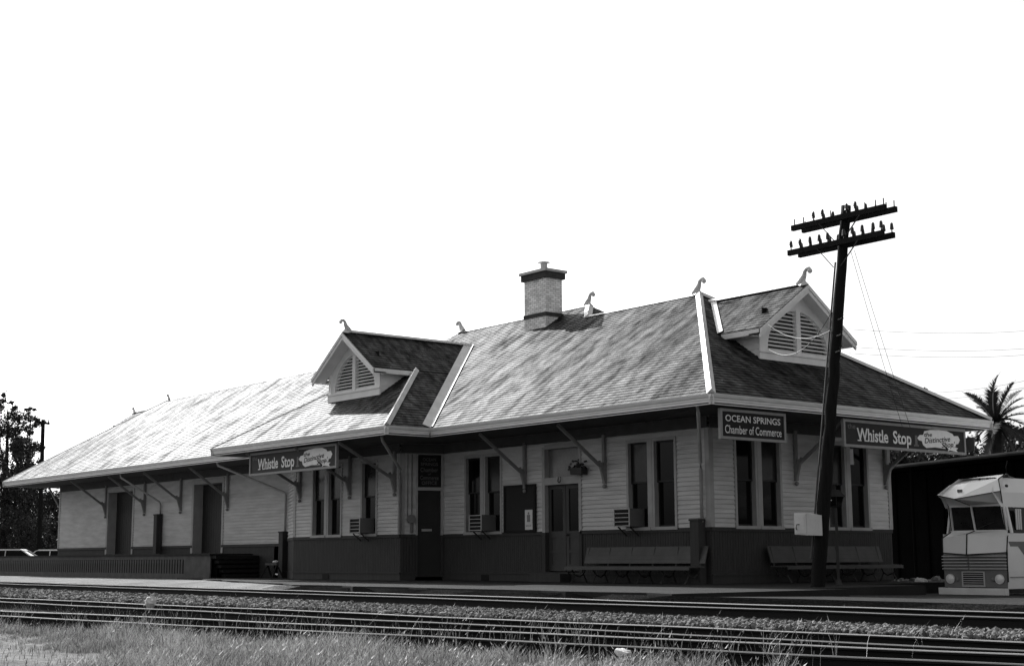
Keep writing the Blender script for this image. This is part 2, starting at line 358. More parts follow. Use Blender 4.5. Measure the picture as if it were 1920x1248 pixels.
def blades(name, label, pos, hmin, hmax, wid, lean, mat, seed_heads=.0):
    V = []; F_ = []; nv = 0
    for (x, y, z, k) in pos:
        h = rng.uniform(hmin, hmax)*k; a = rng.random()*6.28; la = rng.random()*6.28; l = h*rng.uniform(.1, lean)
        w = wid*rng.uniform(.6, 1.3); dx, dy = math.cos(a)*w, math.sin(a)*w
        lx, ly = math.cos(la)*l+.12*h, math.sin(la)*l
        V += [(x-dx, y-dy, z), (x+dx, y+dy, z), (x+lx*.3+dx*.7, y+ly*.3+dy*.7, z+h*.55), (x+lx*.3-dx*.7, y+ly*.3-dy*.7, z+h*.55), (x+lx, y+ly, z+h*.95)]
        F_ += [(nv, nv+1, nv+2, nv+3), (nv+3, nv+2, nv+4)]; nv += 5
        if rng.random() < seed_heads:
            ex, ey, ez = x+lx*1.25, y+ly*1.25, z+h*1.06
            V += [(x+lx-w*1.6, y+ly, z+h*.9), (x+lx+w*1.6, y+ly, z+h*.9), (ex, ey, ez)]; F_.append((nv, nv+1, nv+2)); nv += 3
    me = bpy.data.meshes.new(name); me.from_pydata(V, [], F_); me.materials.append(mat)
    o = bpy.data.objects.new(name, me); COL.objects.link(o); return tag(o, label, 'grass', kind='stuff')
def vn(x, y): return .5+.25*math.sin(x*1.3+y*.7)+.18*math.sin(x*3.1-y*2.3+1)+.12*math.sin(x*6.7+y*5.1+2)
def pathedge(x): return (-18.35-.04*(x-2)-.9*max(0, x-8.2))+.13*math.sin(x*2.9)+.08*math.sin(x*6.7)
pos = []
while len(pos) < 60000:
    x = rng.uniform(1, 19.5); y = rng.uniform(-22.0, y3(x)-1.75)
    if y < pathedge(x)-.1:
        if rng.random() > (.03+.13*math.exp((y-pathedge(x))*3.5)): continue
    near = (y3(x)-1.75)-y
    k = .55+.9*vn(x, y)
    if x > 13.5: k *= .8
    dens = 1.0 if x < 14.5 else max(.05, 1-(x-14.5)/2.0)
    if rng.random() > dens*(.35+.65*vn(x*1.7, y*1.7)): continue
    edge = min(1, .35+max(0, (y-pathedge(x)))*.9)
    pos.append((x, y, -.46-.06*min(1, near/1.2), k*edge))
blades('grass', 'dry pale grass growing thickly in the foreground before the nearest rail', pos, .09, .27, .0055, .75, M_['grass'], .12)
pos = []
for i in range(60):                                  # tufts between and beside the rails
    x = rng.uniform(-3, 15.5); band = rng.random()
    y = (y3(x)-rng.uniform(-.8, 1.7)) if band < .75 else (y2(x)+rng.uniform(-.4, .7))
    for k in range(int(rng.uniform(6, 22))): pos.append((x+rng.normal()*.12, y+rng.normal()*.08, -.42, rng.uniform(.6, 1.3)))
for cx_, cy_ in ((15.35, -17.0), (13.95, -17.1), (16.2, -16.4)):
    for k in range(45): pos.append((cx_+rng.normal()*.07, cy_+rng.normal()*.06, -.42, rng.uniform(.8, 1.2)))
for i in range(300):
    x = rng.uniform(2, 16); pos.append((x, y3(x)-rng.uniform(.1, 2.2), -.42, rng.uniform(.8, 1.6)))
blades('weeds', 'thin weeds and seed stalks growing among the near rails', pos, .18, .36, .004, .55, M_['grass'], .5)
pos = []
for i in range(5000):
    x = rng.uniform(-30, 16); pos.append((x, y1(x)+.5+rng.normal()*.1, -.2, rng.uniform(.3, 1.0)))
blades('verge_grass', 'low dark tufts along the crumbling platform edge above the far rail', pos, .05, .14, .006, .6, M_['leaf'])
# ------------------------------------------------------------------ station building
EZ, EB, OV, WD = 4.35, 4.11, 2.03, 7.24
XLW = -41.87; XLE = XLW-OV
RS = .669; RY = 3.62; RZ = EZ+RS*(RY+OV)
bld = thing('station_building', (-20, 3.6, 0), 'long clapboard railway station with slate hipped roof, wide eaves and dark wainscot', 'station building')
def clip(poly, z, keep_above):
    out = []
    for i in range(len(poly)):
        a, b = poly[i], poly[(i+1) % len(poly)]
        ia = (a.z >= z) if keep_above else (a.z <= z); ib = (b.z >= z) if keep_above else (b.z <= z)
        if ia: out.append(a)
        if ia != ib:
            t = (z-a.z)/(b.z-a.z); out.append(a.lerp(b, t))
    return out
def shingles(mb, poly, expo=.15):
    P = [Vector(p) for p in poly]; n = (P[1]-P[0]).cross(P[2]-P[0])
    for i in range(2, len(P)-1):
        if n.length < 1e-4: n = (P[i]-P[0]).cross(P[i+1]-P[0])
    n.normalize()
    if n.z < 0: n = -n
    sl = Vector((n.x, n.y, 0)).length; dz = expo*sl
    if sl < 1e-4: mb.face(P); return
    hd = Vector((-n.y, n.x, 0)).normalized()
    zmin = min(p.z for p in P); zmax = max(p.z for p in P)
    k0 = int(math.floor((zmin-EZ)/dz)); k1 = int(math.ceil((zmax-EZ)/dz))
    for k in range(k0, k1):
        a = EZ+k*dz; b = a+dz
        q = clip(clip(P, a, True), b, False) if True else P
        q = [q[i] for i in range(len(q)) if (q[i]-q[i-1]).length > 1e-5]
        if len(q) < 3: continue
        def lift(p): t = (p.z-a)/dz; return p+n*(.012*(1-t)+.002)
        U = [(p.dot(hd), (p.z-EZ)/sl) for p in q]
        L_ = [lift(p) for p in q]
        nn = (L_[1]-L_[0]).cross(L_[2]-L_[0])
        if nn.z < 0: L_.reverse(); U.reverse()
        mb.face(L_, U)
        low = [p for p in q if abs(p.z-a) < 1e-4]
        if len(low) == 2:
            c, d = low; mb.face([c, d, lift(d), lift(c)], [(c.dot(hd), 0)]*4)
rf = MB()
A = (XLE, -OV, EZ); Bq = (OV, -OV, EZ); ax = OV-(RY+OV); axl = XLE+(RY+OV)
BACK = WD+OV
shingles(rf, [A, Bq, (ax, RY, RZ), (axl, RY, RZ)])                                       # front slope
shingles(rf, [Bq, (OV, BACK, EZ), (ax, RY, RZ)])                                         # right hip end
shingles(rf, [(XLE, BACK, EZ), A, (axl, RY, RZ)])                                        # left hip end
shingles(rf, [(OV, BACK, EZ), (XLE, BACK, EZ), (axl, RY, RZ), (ax, RY, RZ)], .6)
# higher rear roof over the centre
UY = 4.45; UZ = EZ+RS*(UY+OV); UX0, UX1 = -16.2, -9.25
dd = (UZ-EZ)/RS
shingles(rf, [(UX0-(UY-RY), RY, RZ), (UX1+(UY-RY), RY, RZ), (UX1, UY, UZ), (UX0, UY, UZ)])
shingles(rf, [(UX1+dd, UY+dd, EZ), (UX1, UY, UZ), (UX1+UY-RY, RY, RZ)])
shingles(rf, [(UX0-dd, UY+dd, EZ), (UX0, UY, UZ), (UX0-UY+RY, RY, RZ)])
shingles(rf, [(UX1+dd, UY+dd, EZ), (UX0-dd, UY+dd, EZ), (UX0, UY, UZ), (UX1, UY, UZ)], .6)
# bay cross roof
BY = -3.55; BXR = -9.0; BXL = -19.6; DZ = 7.76; DE = 6.45; DX = -13.72; DR = -11.93; DL = -15.55; DT = -2.1
HY = BY+(DE-EZ)/RS*.975
my = lambda z: -OV+(z-EZ)/RS
shingles(rf, [(BXL, BY, EZ), (BXR, BY, EZ), (DR, HY, DE), (DL, HY, DE)])
shingles(rf, [(BXR, -OV, EZ), (BXR, BY, EZ), (DR, HY, DE), (DR, my(DE), DE)])
shingles(rf, [(BXL, -OV, EZ), (BXL, BY, EZ), (DL, HY, DE), (DL, my(DE), DE)])
shingles(rf, [(DX, DT, DZ), (DX, my(DZ), DZ), (DR, my(DE), DE), (DR, DT, DE)])
shingles(rf, [(DX, DT, DZ), (DX, my(DZ), DZ), (DL, my(DE), DE), (DL, DT, DE)])
# end gablet roofs
GZ = 7.82; GE = 6.46; GW = 1.96
def endroof(sgn):
    e = OV if sgn > 0 else XLE
    X = lambda z: e-sgn*(z-EZ)/RS
    T = e-sgn*1.68
    for s_ in (-1, 1):
        shingles(rf, [(T, RY, GZ), (X(GZ), RY, GZ), (X(GE), RY+s_*GW, GE), (T, RY+s_*GW, GE)])
    return X, T
XG, TG = endroof(1); XH, TH = endroof(-1)
roof = rf.build('roof', M_['roof'], bld)
# metal strips: hips, ridges, valleys (folded, with thickness)
def strip(pts, w, mat, name, nrm=(0, 0, 1), h=.05):
    mb = MB()
    for a, b in zip(pts[:-1], pts[1:]): 
        a = Vector(a); b = Vector(b); t = (b-a).normalized(); sx = t.cross(Vector((0, 0, 1))).normalized()
        up = sx.cross(t).normalized()
        if up.z < 0: up = -up
        dr_ = w*(.22 if h > .03 else .30)
        L0 = a-sx*w/2-up*dr_; R0 = a+sx*w/2-up*dr_; C0 = a+up*h; L1 = b-sx*w/2-up*dr_; R1 = b+sx*w/2-up*dr_; C1 = b+up*h
        mb.face([L0, L1, C1, C0]); mb.face([C0, C1, R1, R0]); mb.face([L0, C0, R0]); mb.face([L1, R1, C1])
        mb.face([L0, R0, R1, L1])
    return mb.build(name, mat, roof)
off = lambda p, dz=.05: (p[0], p[1], p[2]+dz)
strip([off(Bq, .05), off((ax, RY, RZ), .05)], .21, M_['cap'], 'hip_cap', h=.07)
strip([off((OV, BACK, EZ)), off((ax, RY, RZ))], .2, M_['cap'], 'hip_cap')
strip([off(A, .02), off((axl, RY, RZ), .02)], .12, M_['cap'], 'hip_cap', h=.03)
strip([off((ax, RY, RZ), .03), off((UX1+UY-RY, RY, RZ), .03)], .2, M_['cap'], 'ridge_cap', h=.004)
strip([off((UX0-UY+RY, RY, RZ), .03), off((axl, RY, RZ), .03)], .16, M_['cap'], 'ridge_cap', h=.004)
strip([off((UX1, UY, UZ), .03), off((UX0, UY, UZ), .03)], .16, M_['cap'], 'ridge_cap', h=.004)
strip([off((UX1, UY, UZ)), off((UX1+.86, UY-.86, RZ-.03))], .26, M_['cap'], 'hip_cap')
strip([off((BXR, BY, EZ), .06), off((DR, HY, DE), .06)], .2, M_['cap'], 'hip_cap', h=.06)
strip([off((BXL, BY, EZ), .02), off((DL, HY, DE), .02)], .1, M_['roof'], 'hip_cap', h=.02)
strip([off((DX, DT+.1, DZ)), off((DX, my(DZ), DZ))], .15, M_['cap'], 'ridge_cap')
strip([off((TG-.1, RY, GZ)), off((XG(GZ)-.1, RY, GZ))], .15, M_['cap'], 'ridge_cap')
strip([off((TH+.1, RY, GZ)), off((XH(GZ), RY, GZ))], .12, M_['cap'], 'ridge_cap')
def valley(p, q, n1, n2, w, name='valley_flashing'):
    # two sheets lying just above the two slopes that meet in the valley
    mb = MB(); p = Vector(p); q = Vector(q); t = (q-p).normalized()
    for n in (n1, n2):
        n = Vector(n).normalized(); s_ = t.cross(n).normalized()
        o = n2 if n == Vector(n1).normalized() else n1
        if s_.dot(Vector(o)) < 0: s_ = -s_
        # sheet goes away from the valley on its own slope
        d = s_ if True else -s_
        a, b = p+n*.035, q+n*.035
        mb.hull([a, b, b+d*w, a+d*w, a+n*.006, b+n*.006, b+d*w+n*.006, a+d*w+n*.006])
    return mb.build(name, M_['cap'], roof)
nf = Vector((0, -RS, 1)); nr = Vector((.716, 0, 1))
def vstrip(p, q, n, toward, w):
    mb = MB(); p = Vector(p); q = Vector(q); n = Vector(n).normalized(); t = (q-p).normalized(); d = t.cross(n).normalized()
    if d.dot(Vector(toward)) < 0: d = -d
    a, b = p+n*.03, q+n*.03
    mb.hull([a, b, b+d*w, a+d*w, a+n*.012, b+n*.012, b+d*w+n*.012, a+d*w+n*.012]); return mb
for n, tw, w in ((nf, (1, 0, 0), .10), (nr, (0, -1, 0), .26)):
    vstrip((BXR, -OV, EZ), (DX, my(DZ), DZ), n, tw, w).build('valley_flashing', M_['cap'], roof)
vstrip((XG(GZ), RY, GZ), (XG(GE), RY-GW, GE), (0, -.69, 1), (1, 0, 0), .16).build('valley_flashing', M_['cap'], roof)
# finials: curled horn with a ball on its tip, on a flared saddle
def finial(p, dx, dy, s=1.0):
    s *= .7
    mb = MB(); p = Vector(p); d = Vector((dx, dy, 0)).normalized()
    pts = [p-d*.30*s+Vector((0, 0, -.02)), p-d*.12*s+Vector((0, 0, .12*s)), p+Vector((0, 0, .30*s)), p+d*.04*s+Vector((0, 0, .45*s)), p+d*.13*s+Vector((0, 0, .53*s)), p+d*.25*s+Vector((0, 0, .52*s)), p+d*.31*s+Vector((0, 0, .44*s))]
    mb.tube(pts, [.12*s, .15*s, .10*s, .08*s, .075*s, .08*s, .07*s], 8)
    mb.ball(p+d*.29*s+Vector((0, 0, .43*s)), .10*s, 8, 6)
    e = Vector((-d.y, d.x, 0))
    top = p+Vector((0, 0, .3*s))
    base = [p-d*.42*s+e*.0+Vector((0, 0, .02)), p-e*.26*s+Vector((0, 0, -.14*s)), p+d*.22*s+Vector((0, 0, -.08*s)), p+e*.26*s+Vector((0, 0, -.14*s))]
    mid = [p+(b-p)*.38+Vector((0, 0, .08*s)) for b in base]
    for i in range(4):
        j = (i+1) % 4
        mb.face([base[i], base[j], mid[j], mid[i]]); mb.face([mid[i], mid[j], top])
    return mb.build('finial', M_['cap'], roof, smooth=True)
finial((ax, RY, RZ+.06), 1, 0); finial((axl, RY, RZ+.03), -1, 0, .7); finial((TG-.12, RY, GZ+.05), 1, 0, 1.0); finial((TH+.12, RY, GZ+.03), -1, 0, .7)
finial((UX1, UY, UZ+.05), 1, 0, .95); finial((UX0, UY, UZ+.05), -1, 0, .95); finial((DX, DT+.12, DZ+.05), 0, -1, .9)
# eaves: fascia with moulding, soffit
def fascia(a, b, n, up=True):
    mb = MB(); a = Vector(a); b = Vector(b); n = Vector(n).normalized()
    prof = [(0, EB), (.015, EB), (.015, EB+.10), (.03, EB+.115), (.03, EB+.15), (.06, EB+.17), (.09, EB+.235), (.09, EB+.25), (0, EB+.25)]
    def pt(p, q): return Vector((p.x, p.y, q[1]))+n*(q[0]-.05)
    for i in range(len(prof)-1): mb.face([pt(a, prof[i]), pt(b, prof[i]), pt(b, prof[i+1]), pt(a, prof[i+1])])
    mb.face([pt(a, q) for q in prof]); mb.face([pt(b, q) for q in prof])
    return mb.build('fascia', M_['fascia'], roof)
fascia((XLE-.04, -OV, 0), (BXL+.05, -OV, 0), (0, -1, 0)); fascia((BXR-.05, -OV, 0), (OV+.04, -OV, 0), (0, -1, 0))
fascia((BXL-.04, BY, 0), (BXR+.04, BY, 0), (0, -1, 0)); fascia((BXR, BY-.04, 0), (BXR, -OV+.0, 0), (1, 0, 0)); fascia((BXL, BY-.04, 0), (BXL, -OV, 0), (-1, 0, 0))
fascia((OV, -OV-.04, 0), (OV, BACK+.04, 0), (1, 0, 0)); fascia((XLE, -OV-.04, 0), (XLE, BACK+.04, 0), (-1, 0, 0)); fascia((XLE-.04, BACK, 0), (OV+.04, BACK, 0), (0, 1, 0))
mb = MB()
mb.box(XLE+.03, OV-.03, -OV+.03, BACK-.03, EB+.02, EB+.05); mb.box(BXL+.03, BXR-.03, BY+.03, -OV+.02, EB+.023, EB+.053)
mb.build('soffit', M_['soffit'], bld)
# walls -----------------------------------------------------------
def clap(mb, F, u0, u1, z0, z1, ex=.115):
    k = math.floor(z0/ex)
    while k*ex < z1-1e-4:
        a = max(z0, k*ex); b = min(z1, (k+1)*ex)
        ta = (a-k*ex)/ex; tb = (b-k*ex)/ex
        oa = .032*(1-ta)+.003; ob = .032*(1-tb)+.003
        j = 0
        mb.face([F(u0, a, oa), F(u1, a, oa), F(u1, b, ob), F(u0, b, ob)])
        mb.face([F(u0, a, 0), F(u1, a, 0), F(u1, a, oa), F(u0, a, oa)])
        k += 1
def bead(mb, F, u0, u1, z0, z1, w=.09):
    n = max(1, int((u1-u0)/w)); w = (u1-u0)/n
    for i in range(n):
        a = u0+i*w; b = a+w; g = .008
        mb.face([F(a+g, z0, .016), F(b-g, z0, .016), F(b-g, z1, .016), F(a+g, z1, .016)])
        mb.face([F(b-g, z0, .016), F(b, z0, .004), F(b, z1, .004), F(b-g, z1, .016)]); mb.face([F(a, z0, .004), F(a+g, z0, .016), F(a+g, z1, .016), F(a, z1, .004)])
def wall(F, u0, u1, wz, ops, ends=(True, True), zb=.24, name='wall'):
    """ops: list of (a, b, z0, z1). Clapboard above wz, beadboard below"""
    us = sorted({u0, u1}|{o[0] for o in ops}|{o[1] for o in ops}); zs = sorted({zb, wz, 4.13}|{o[2] for o in ops}|{o[3] for o in ops})
    up = MB(); lo = MB()
    for i in range(len(us)-1):
        if lo.f and any(o[0]-.01 < (us[i]+us[i+1])/2 < o[1]+.01 and o[2] < .5 for o in ops): lo.build('wainscot', M_['wains'], bld); lo = MB()
        for j in range(len(zs)-1):
            a, b, c, d = us[i], us[i+1], zs[j], zs[j+1]
            if d <= zb: continue
            mu, mz = (a+b)/2, (c+d)/2
            if any(o[0] < mu < o[1] and o[2] < mz < o[3] for o in ops): continue
            if mz > wz: clap(up, F, a, b, c, d)
            else: bead(lo, F, a, b, c, d)
    up.build(name, M_['siding'], bld)
    if lo.f: lo.build('wainscot', M_['wains'], bld)
    t = MB(); s = MB()
    # wainscot cap rail and skirt, broken by openings that cross them
    def runs(z):
        r = [(u0, u1)]
        for o in ops:
            if o[2] < z < o[3]:
                r = [seg for (p, q) in r for seg in ((p, min(q, o[0])), (max(p, o[1]), q)) if seg[1]-seg[0] > .01]
        return r
    for p, q in runs(wz-.03): t = MB(); t.fbox(F, p, q, wz-.07, wz+.03, -.02, .05); t.build('wainscot_rail', M_['wains'], bld)
    for p, q in runs(.12): s = MB(); s.fbox(F, p, q, -.05, .20, -.05, .02); s.fbox(F, p, q, .20, .245, -.05, .045); s.build('skirting', M_['wains'], bld)
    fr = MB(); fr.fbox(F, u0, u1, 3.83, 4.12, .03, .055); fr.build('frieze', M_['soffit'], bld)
    cb = MB()
    if ends[0]: cb.fbox(F, u0-.035, u0+.11, wz+.03, 3.83, .0, .04); cb.build('corner_board', M_['trim'], bld)
    cb = MB()
    if ends[1]: cb.fbox(F, u1-.11, u1+.035, wz+.03, 3.83, .0, .04); cb.build('corner_board', M_['trim'], bld)
WN = [0]
def win(F, a, b, z0, z1, blind=False):
    WN[0] += 1
    """double-hung window in an opening of the wall"""
    w = MB(); c = .075
    w.fbox(F, a, a+c, z0, z1, -.12, .05); w.fbox(F, b-c, b, z0, z1, -.12, .05); w.fbox(F, a+c, b-c, z1-.09, z1, -.12, .053); w.fbox(F, a-.02, b+.02, z0-.05, z0+.03, -.12, .075)
    wo_ = w.build('window', M_['trim'], bld)
    zm = z0+(z1-z0)*.52
    for (p, q, dep, dz) in ((z0+.03, zm, -.10, 0), (zm-.04, z1-.09, -.055, 0)):
        s = MB(); r = .045
        s.fbox(F, a+c, a+c+r, p, q, dep-.03, dep); s.fbox(F, b-c-r, b-c, p, q, dep-.03, dep)
        s.fbox(F, a+c+r, b-c-r, p, p+r, dep-.03, dep+.002); s.fbox(F, a+c+r, b-c-r, q-r, q, dep-.03, dep+.002)
        s.build('sash', M_['door'], wo_)
        g = MB(); g.fbox(F, a+c+r, b-c-r, p+r, q-r, dep-.022, dep-.015); g.build('pane', M_['glassblind' if (p > z0+.1 and WN[0] % 3 != 1) else 'glass'], wo_)
    bk = MB(); bk.fbox(F, a+.01, b-.01, z0, z1, -.2, -.17); bk.build('blind', M_['black'], wo_)
    return wo_
def pair(F, a, b, z0=1.39, z1=3.70):
    m = (a+b)/2
    win(F, a, m-.05, z0, z1); win(F, m+.05, b, z0, z1)
    p = MB(); p.fbox(F, m-.05, m+.05, z0-.04, z1, -.1, .06); p.build('mullion', M_['trim'], bld)
FF = frame((0, 0), (1, 0), (0, -1))                # front wall: u = X
FBY = frame((0, -1.25), (1, 0), (0, -1))
FE = frame((0, 0), (0, 1), (1, 0))                 # end wall: u = Y
WZ = 1.35
# freight part
fd = [(-36.23, -33.63, .9, 3.62), (-27.92, -25.48, .9, 3.62)]
wall(FF, XLW, -20.5, 1.18, fd+[(-21.45, -20.62, .1, 1.1)], (True, False))
# lit return of the bay's left side and right chamfer
wall(FF, -11.09, 0, WZ, [(-10.0, -8.2, 1.39, 3.70), (-2.93, -1.1, 1.39, 3.70), (-6.37, -4.78, .26, 3.72)], (False, True))
wall(FBY, -17.92, -11.61, WZ, [(-16.76, -14.90, 1.39, 3.70), (-13.78, -12.85, 1.39, 3.70)], (True, True))
FL = frame((-20.5, 0), (2.58, -1.25), (-1.25, -2.58)); wall(FL, 0, 2.866, WZ, [], (False, False))
FC = frame((-11.61, -1.25), (.52, 1.25), (1.25, -.52)); wall(FC, 0, 1.354, WZ, [(.46, 1.31, .1, 3.85)], (True, False))
wall(FE, 0, WD, WZ, [(.87, 2.66, 1.39, 3.70), (4.45, 6.28, 1.39, 3.70)], (True, True))
FW = frame((XLW, WD), (0, -1), (-1, 0)); wall(FW, 0, WD, 1.18, [], (True, True))
FR = frame((0, WD), (-1, 0), (0, 1)); wall(FR, 0, 4.8, WZ, [], (True, False)); 
mb = MB(); mb.box(-20.6, -4.8, 8.8, 8.85, 0, 4.1); mb.box(-4.85, -4.8, WD, 8.8, 0, 4.1); mb.box(-20.6, -20.55, WD, 8.8, 0, 4.1); mb.box(XLW, -20.6, WD-.03, WD, 0, 4.1)
mb.build('wall', M_['siding'], bld)
for F, a, b in ((FF, -10.0, -8.2), (FF, -2.93, -1.1), (FBY, -16.76, -14.90), (FE, .87, 2.66), (FE, 4.45, 6.28)): pair(F, a, b)
win(FBY, -13.78, -12.85, 1.39, 3.70)
# freight doors: deep jambs, plank door
for (a, b, p, q) in fd:
    d = MB(); d.fbox(FF, a, a+.03, p, q, -.36, .04); d.fbox(FF, b-.03, b, p, q, -.36, .04); d.fbox(FF, a+.03, b-.03, q-.03, q, -.36, .04)
    d.fbox(FF, a-.14, a, p, q+.16, .0, .045); d.fbox(FF, b, b+.12, p, q+.16, .0, .045); d.fbox(FF, a, b, q, q+.16, .0, .045)
    do = d.build('freight_door', M_['trim'], bld)
    e = MB(); n = 12
    for i in range(n):
        u = a+.03+(b-a-.06)*i/n; e.fbox(FF, u+.004, u+(b-a-.06)/n-.004, p, q-.03, -.40, -.36)
    e.fbox(FF, a+.03, b-.03, p, q-.03, -.44, -.40)
    e.build('door_leaf', M_['door'], do)
d = MB(); d.fbox(FF, -25.95, -25.78, 2.45, 2.68, -.36, -.35); tag(d.build('notice', M_['paper'], bld), 'small pale notice pinned on the freight door')
# crawl door left of the bay
d = MB(); d.fbox(FF, -21.45, -20.62, .1, 1.1, -.35, -.32); d.build('crawl_door', M_['black'], bld)
# main double door with transom
d = MB(); a, b = -6.37, -4.78
d.fbox(FF, a, a+.12, 1.35, 3.72, -.14, .05); d.fbox(FF, b-.05, b+.06, 1.35, 3.72, -.14, .05); d.fbox(FF, a+.12, b-.05, 2.66, 2.86, -.14, .045); d.fbox(FF, a+.12, b-.05, 3.66, 3.78, -.14, .05)
dr = d.build('main_door', M_['trim'], bld)
d = MB(); d.fbox(FF, a, a+.12, .26, 1.35, -.14, .05); d.build('lower_jamb', M_['wains'], dr)
d = MB(); d.fbox(FF, b-.05, b+.06, .26, 1.35, -.14, .05); d.build('lower_jamb', M_['wains'], dr)
g = MB(); g.fbox(FF, a+.12, b-.05, 2.86, 3.66, -.13, -.11); g.build('transom_pane', M_['glassreflect'], dr)
for (p, q, hd) in ((a+.12, -5.52, 0), (-5.50, b-.05, 1)):
    l = MB(); st = .12
    l.fbox(FF, p, p+st, .29, 2.66, -.13, -.085); l.fbox(FF, q-st, q, .29, 2.66, -.13, -.085)
    for (z0, z1) in ((.29, .48), (1.2, 1.38), (2.54, 2.66), (.78, .86)): l.fbox(FF, p+st, q-st, z0, z1, -.13, -.086)
    l.fbox(FF, p+st, q-st, .48, 1.2, -.125, -.105)
    lo_ = l.build('door_leaf', M_['ddoor'], dr)
    g = MB(); g.fbox(FF, p+st, q-st, 1.38, 2.54, -.12, -.11); g.build('pane', M_['glass'], lo_)
h = MB(); h.ball(FF(-5.42, 1.28, -.05), .035); h.build('handle', M_['iron'], dr)
st_ = MB(); st_.box(-6.5, -5.2, -.42, -.03, -.02, .22); st_.box(-6.45, -5.25, -.1, .12, .22, .262); st_.build('door_step', M_['wains'], bld)
# office door in the bay's angled side
d = MB(); d.fbox(FC, .46, .52, 1.35, 3.85, -.1, .05); d.fbox(FC, 1.25, 1.31, 1.35, 3.85, -.1, .05); d.fbox(FC, .52, 1.25, 2.70, 2.80, -.1, .05); d.fbox(FC, .52, 1.25, 3.79, 3.85, -.1, .05)
od = d.build('office_door', M_['trim'], bld)
d = MB(); d.fbox(FC, .46, .52, .1, 1.35, -.1, .05); d.build('lower_jamb', M_['wains'], od)
d = MB(); d.fbox(FC, 1.25, 1.31, .1, 1.35, -.1, .05); d.build('lower_jamb', M_['wains'], od)
d = MB(); d.fbox(FC, .52, 1.25, .1, 2.70, -.09, -.05); dl = d.build('door_leaf', M_['door'], od)
d = MB(); d.fbox(FC, .66, .98, 1.47, 1.54, -.05, -.035); d.build('letter_slot', M_['trim'], dl)
b = MB(); b.fbox(FE, 5.52, 5.76, 3.12, 3.55, -.05, -.045); b.build('pane_reflection', M_['white'], bld)  # pale patch added in the upper sash, a bright reflection painted as colour
# brackets under the eaves
def bracket(F, u, zl=2.65, reach=1.7, top=4.08):
    b = MB(); P = lambda d, z: F(u, z, d)
    b.bar(P(.07, zl-.05), P(.07, 3.9), .09, .09); b.bar(P(.12, zl+.35), P(reach, top), .065, .08)
    b.bar(P(.08, zl+.05), P(.2, zl+.5), .08, .09); b.bar(P(.12, zl+.12), P(.26, zl+.55), .06, .06)
    b.ball(P(.08, zl-.12), .06, 8, 5)
    return b.build('eave_bracket', M_['bracket'], bld)
for u in (-3.75, -7.1, -25.0, -29.0, -32.4, -36.4): bracket(FF, u)
for u in (-11.85, -14.4, -17.5): bracket(FBY, u, 2.7, 2.1)
for u in (3.2, 7.0): bracket(FE, u)
FR2 = frame((0, WD), (1, 0), (0, 1)); bracket(FR2, -.1)
bracket(frame((XLW, 0), (0, 1), (-1, 0)), .1)
# downspouts
def pipe(pts, r=.04, name='downspout', mat='trim'):
    b = MB(); b.tube(pts, r, 8); return b.build(name, M_[mat], bld, smooth=True)
pipe([(-30.7, -1.95, 4.12), (-30.7, -1.9, 3.95), (-30.8, -.15, 3.02), (-30.8, -.09, 2.9), (-30.8, -.09, 2.45)])
pipe([(-22.3, -1.95, 4.12), (-22.3, -1.9, 4.0), (-20.55, -.15, 3.0), (-20.5, -.12, 2.9), (-20.5, -.12, 1.5)], .045)
pipe([(-9.6, -3.3, 4.12), (-9.65, -3.25, 4.0), (-11.35, -1.45, 3.3), (-11.5, -1.36, 3.15), (-11.52, -1.34, 1.4)], .045)
pipe([(1.5, -1.95, 4.12), (1.5, -1.92, 3.95), (-.1, -.2, 2.95), (-.17, -.13, 2.8), (-.17, -.13, 1.5)], .045)
for (x, t_, z0) in ((-.28, 1.53, -.02), (-20.5, 1.58, -.02), (-30.8, 2.46, .9)):
    b = MB(); b.box(x-.145, x+.145, -.30, -.055, z0, t_); b.box(x-.165, x+.165, -.32, -.06, t_, t_+.05); b.build('downspout_boxing', M_['wains'], bld)
b = MB(); b.box(-16.03, -15.64, -1.285, -1.262, 0, .17); b.build('vent', M_['black'], bld)
b = MB(); b.box(-9.2, -8.85, -.035, -.015, 0, .17); b.build('vent', M_['black'], bld)
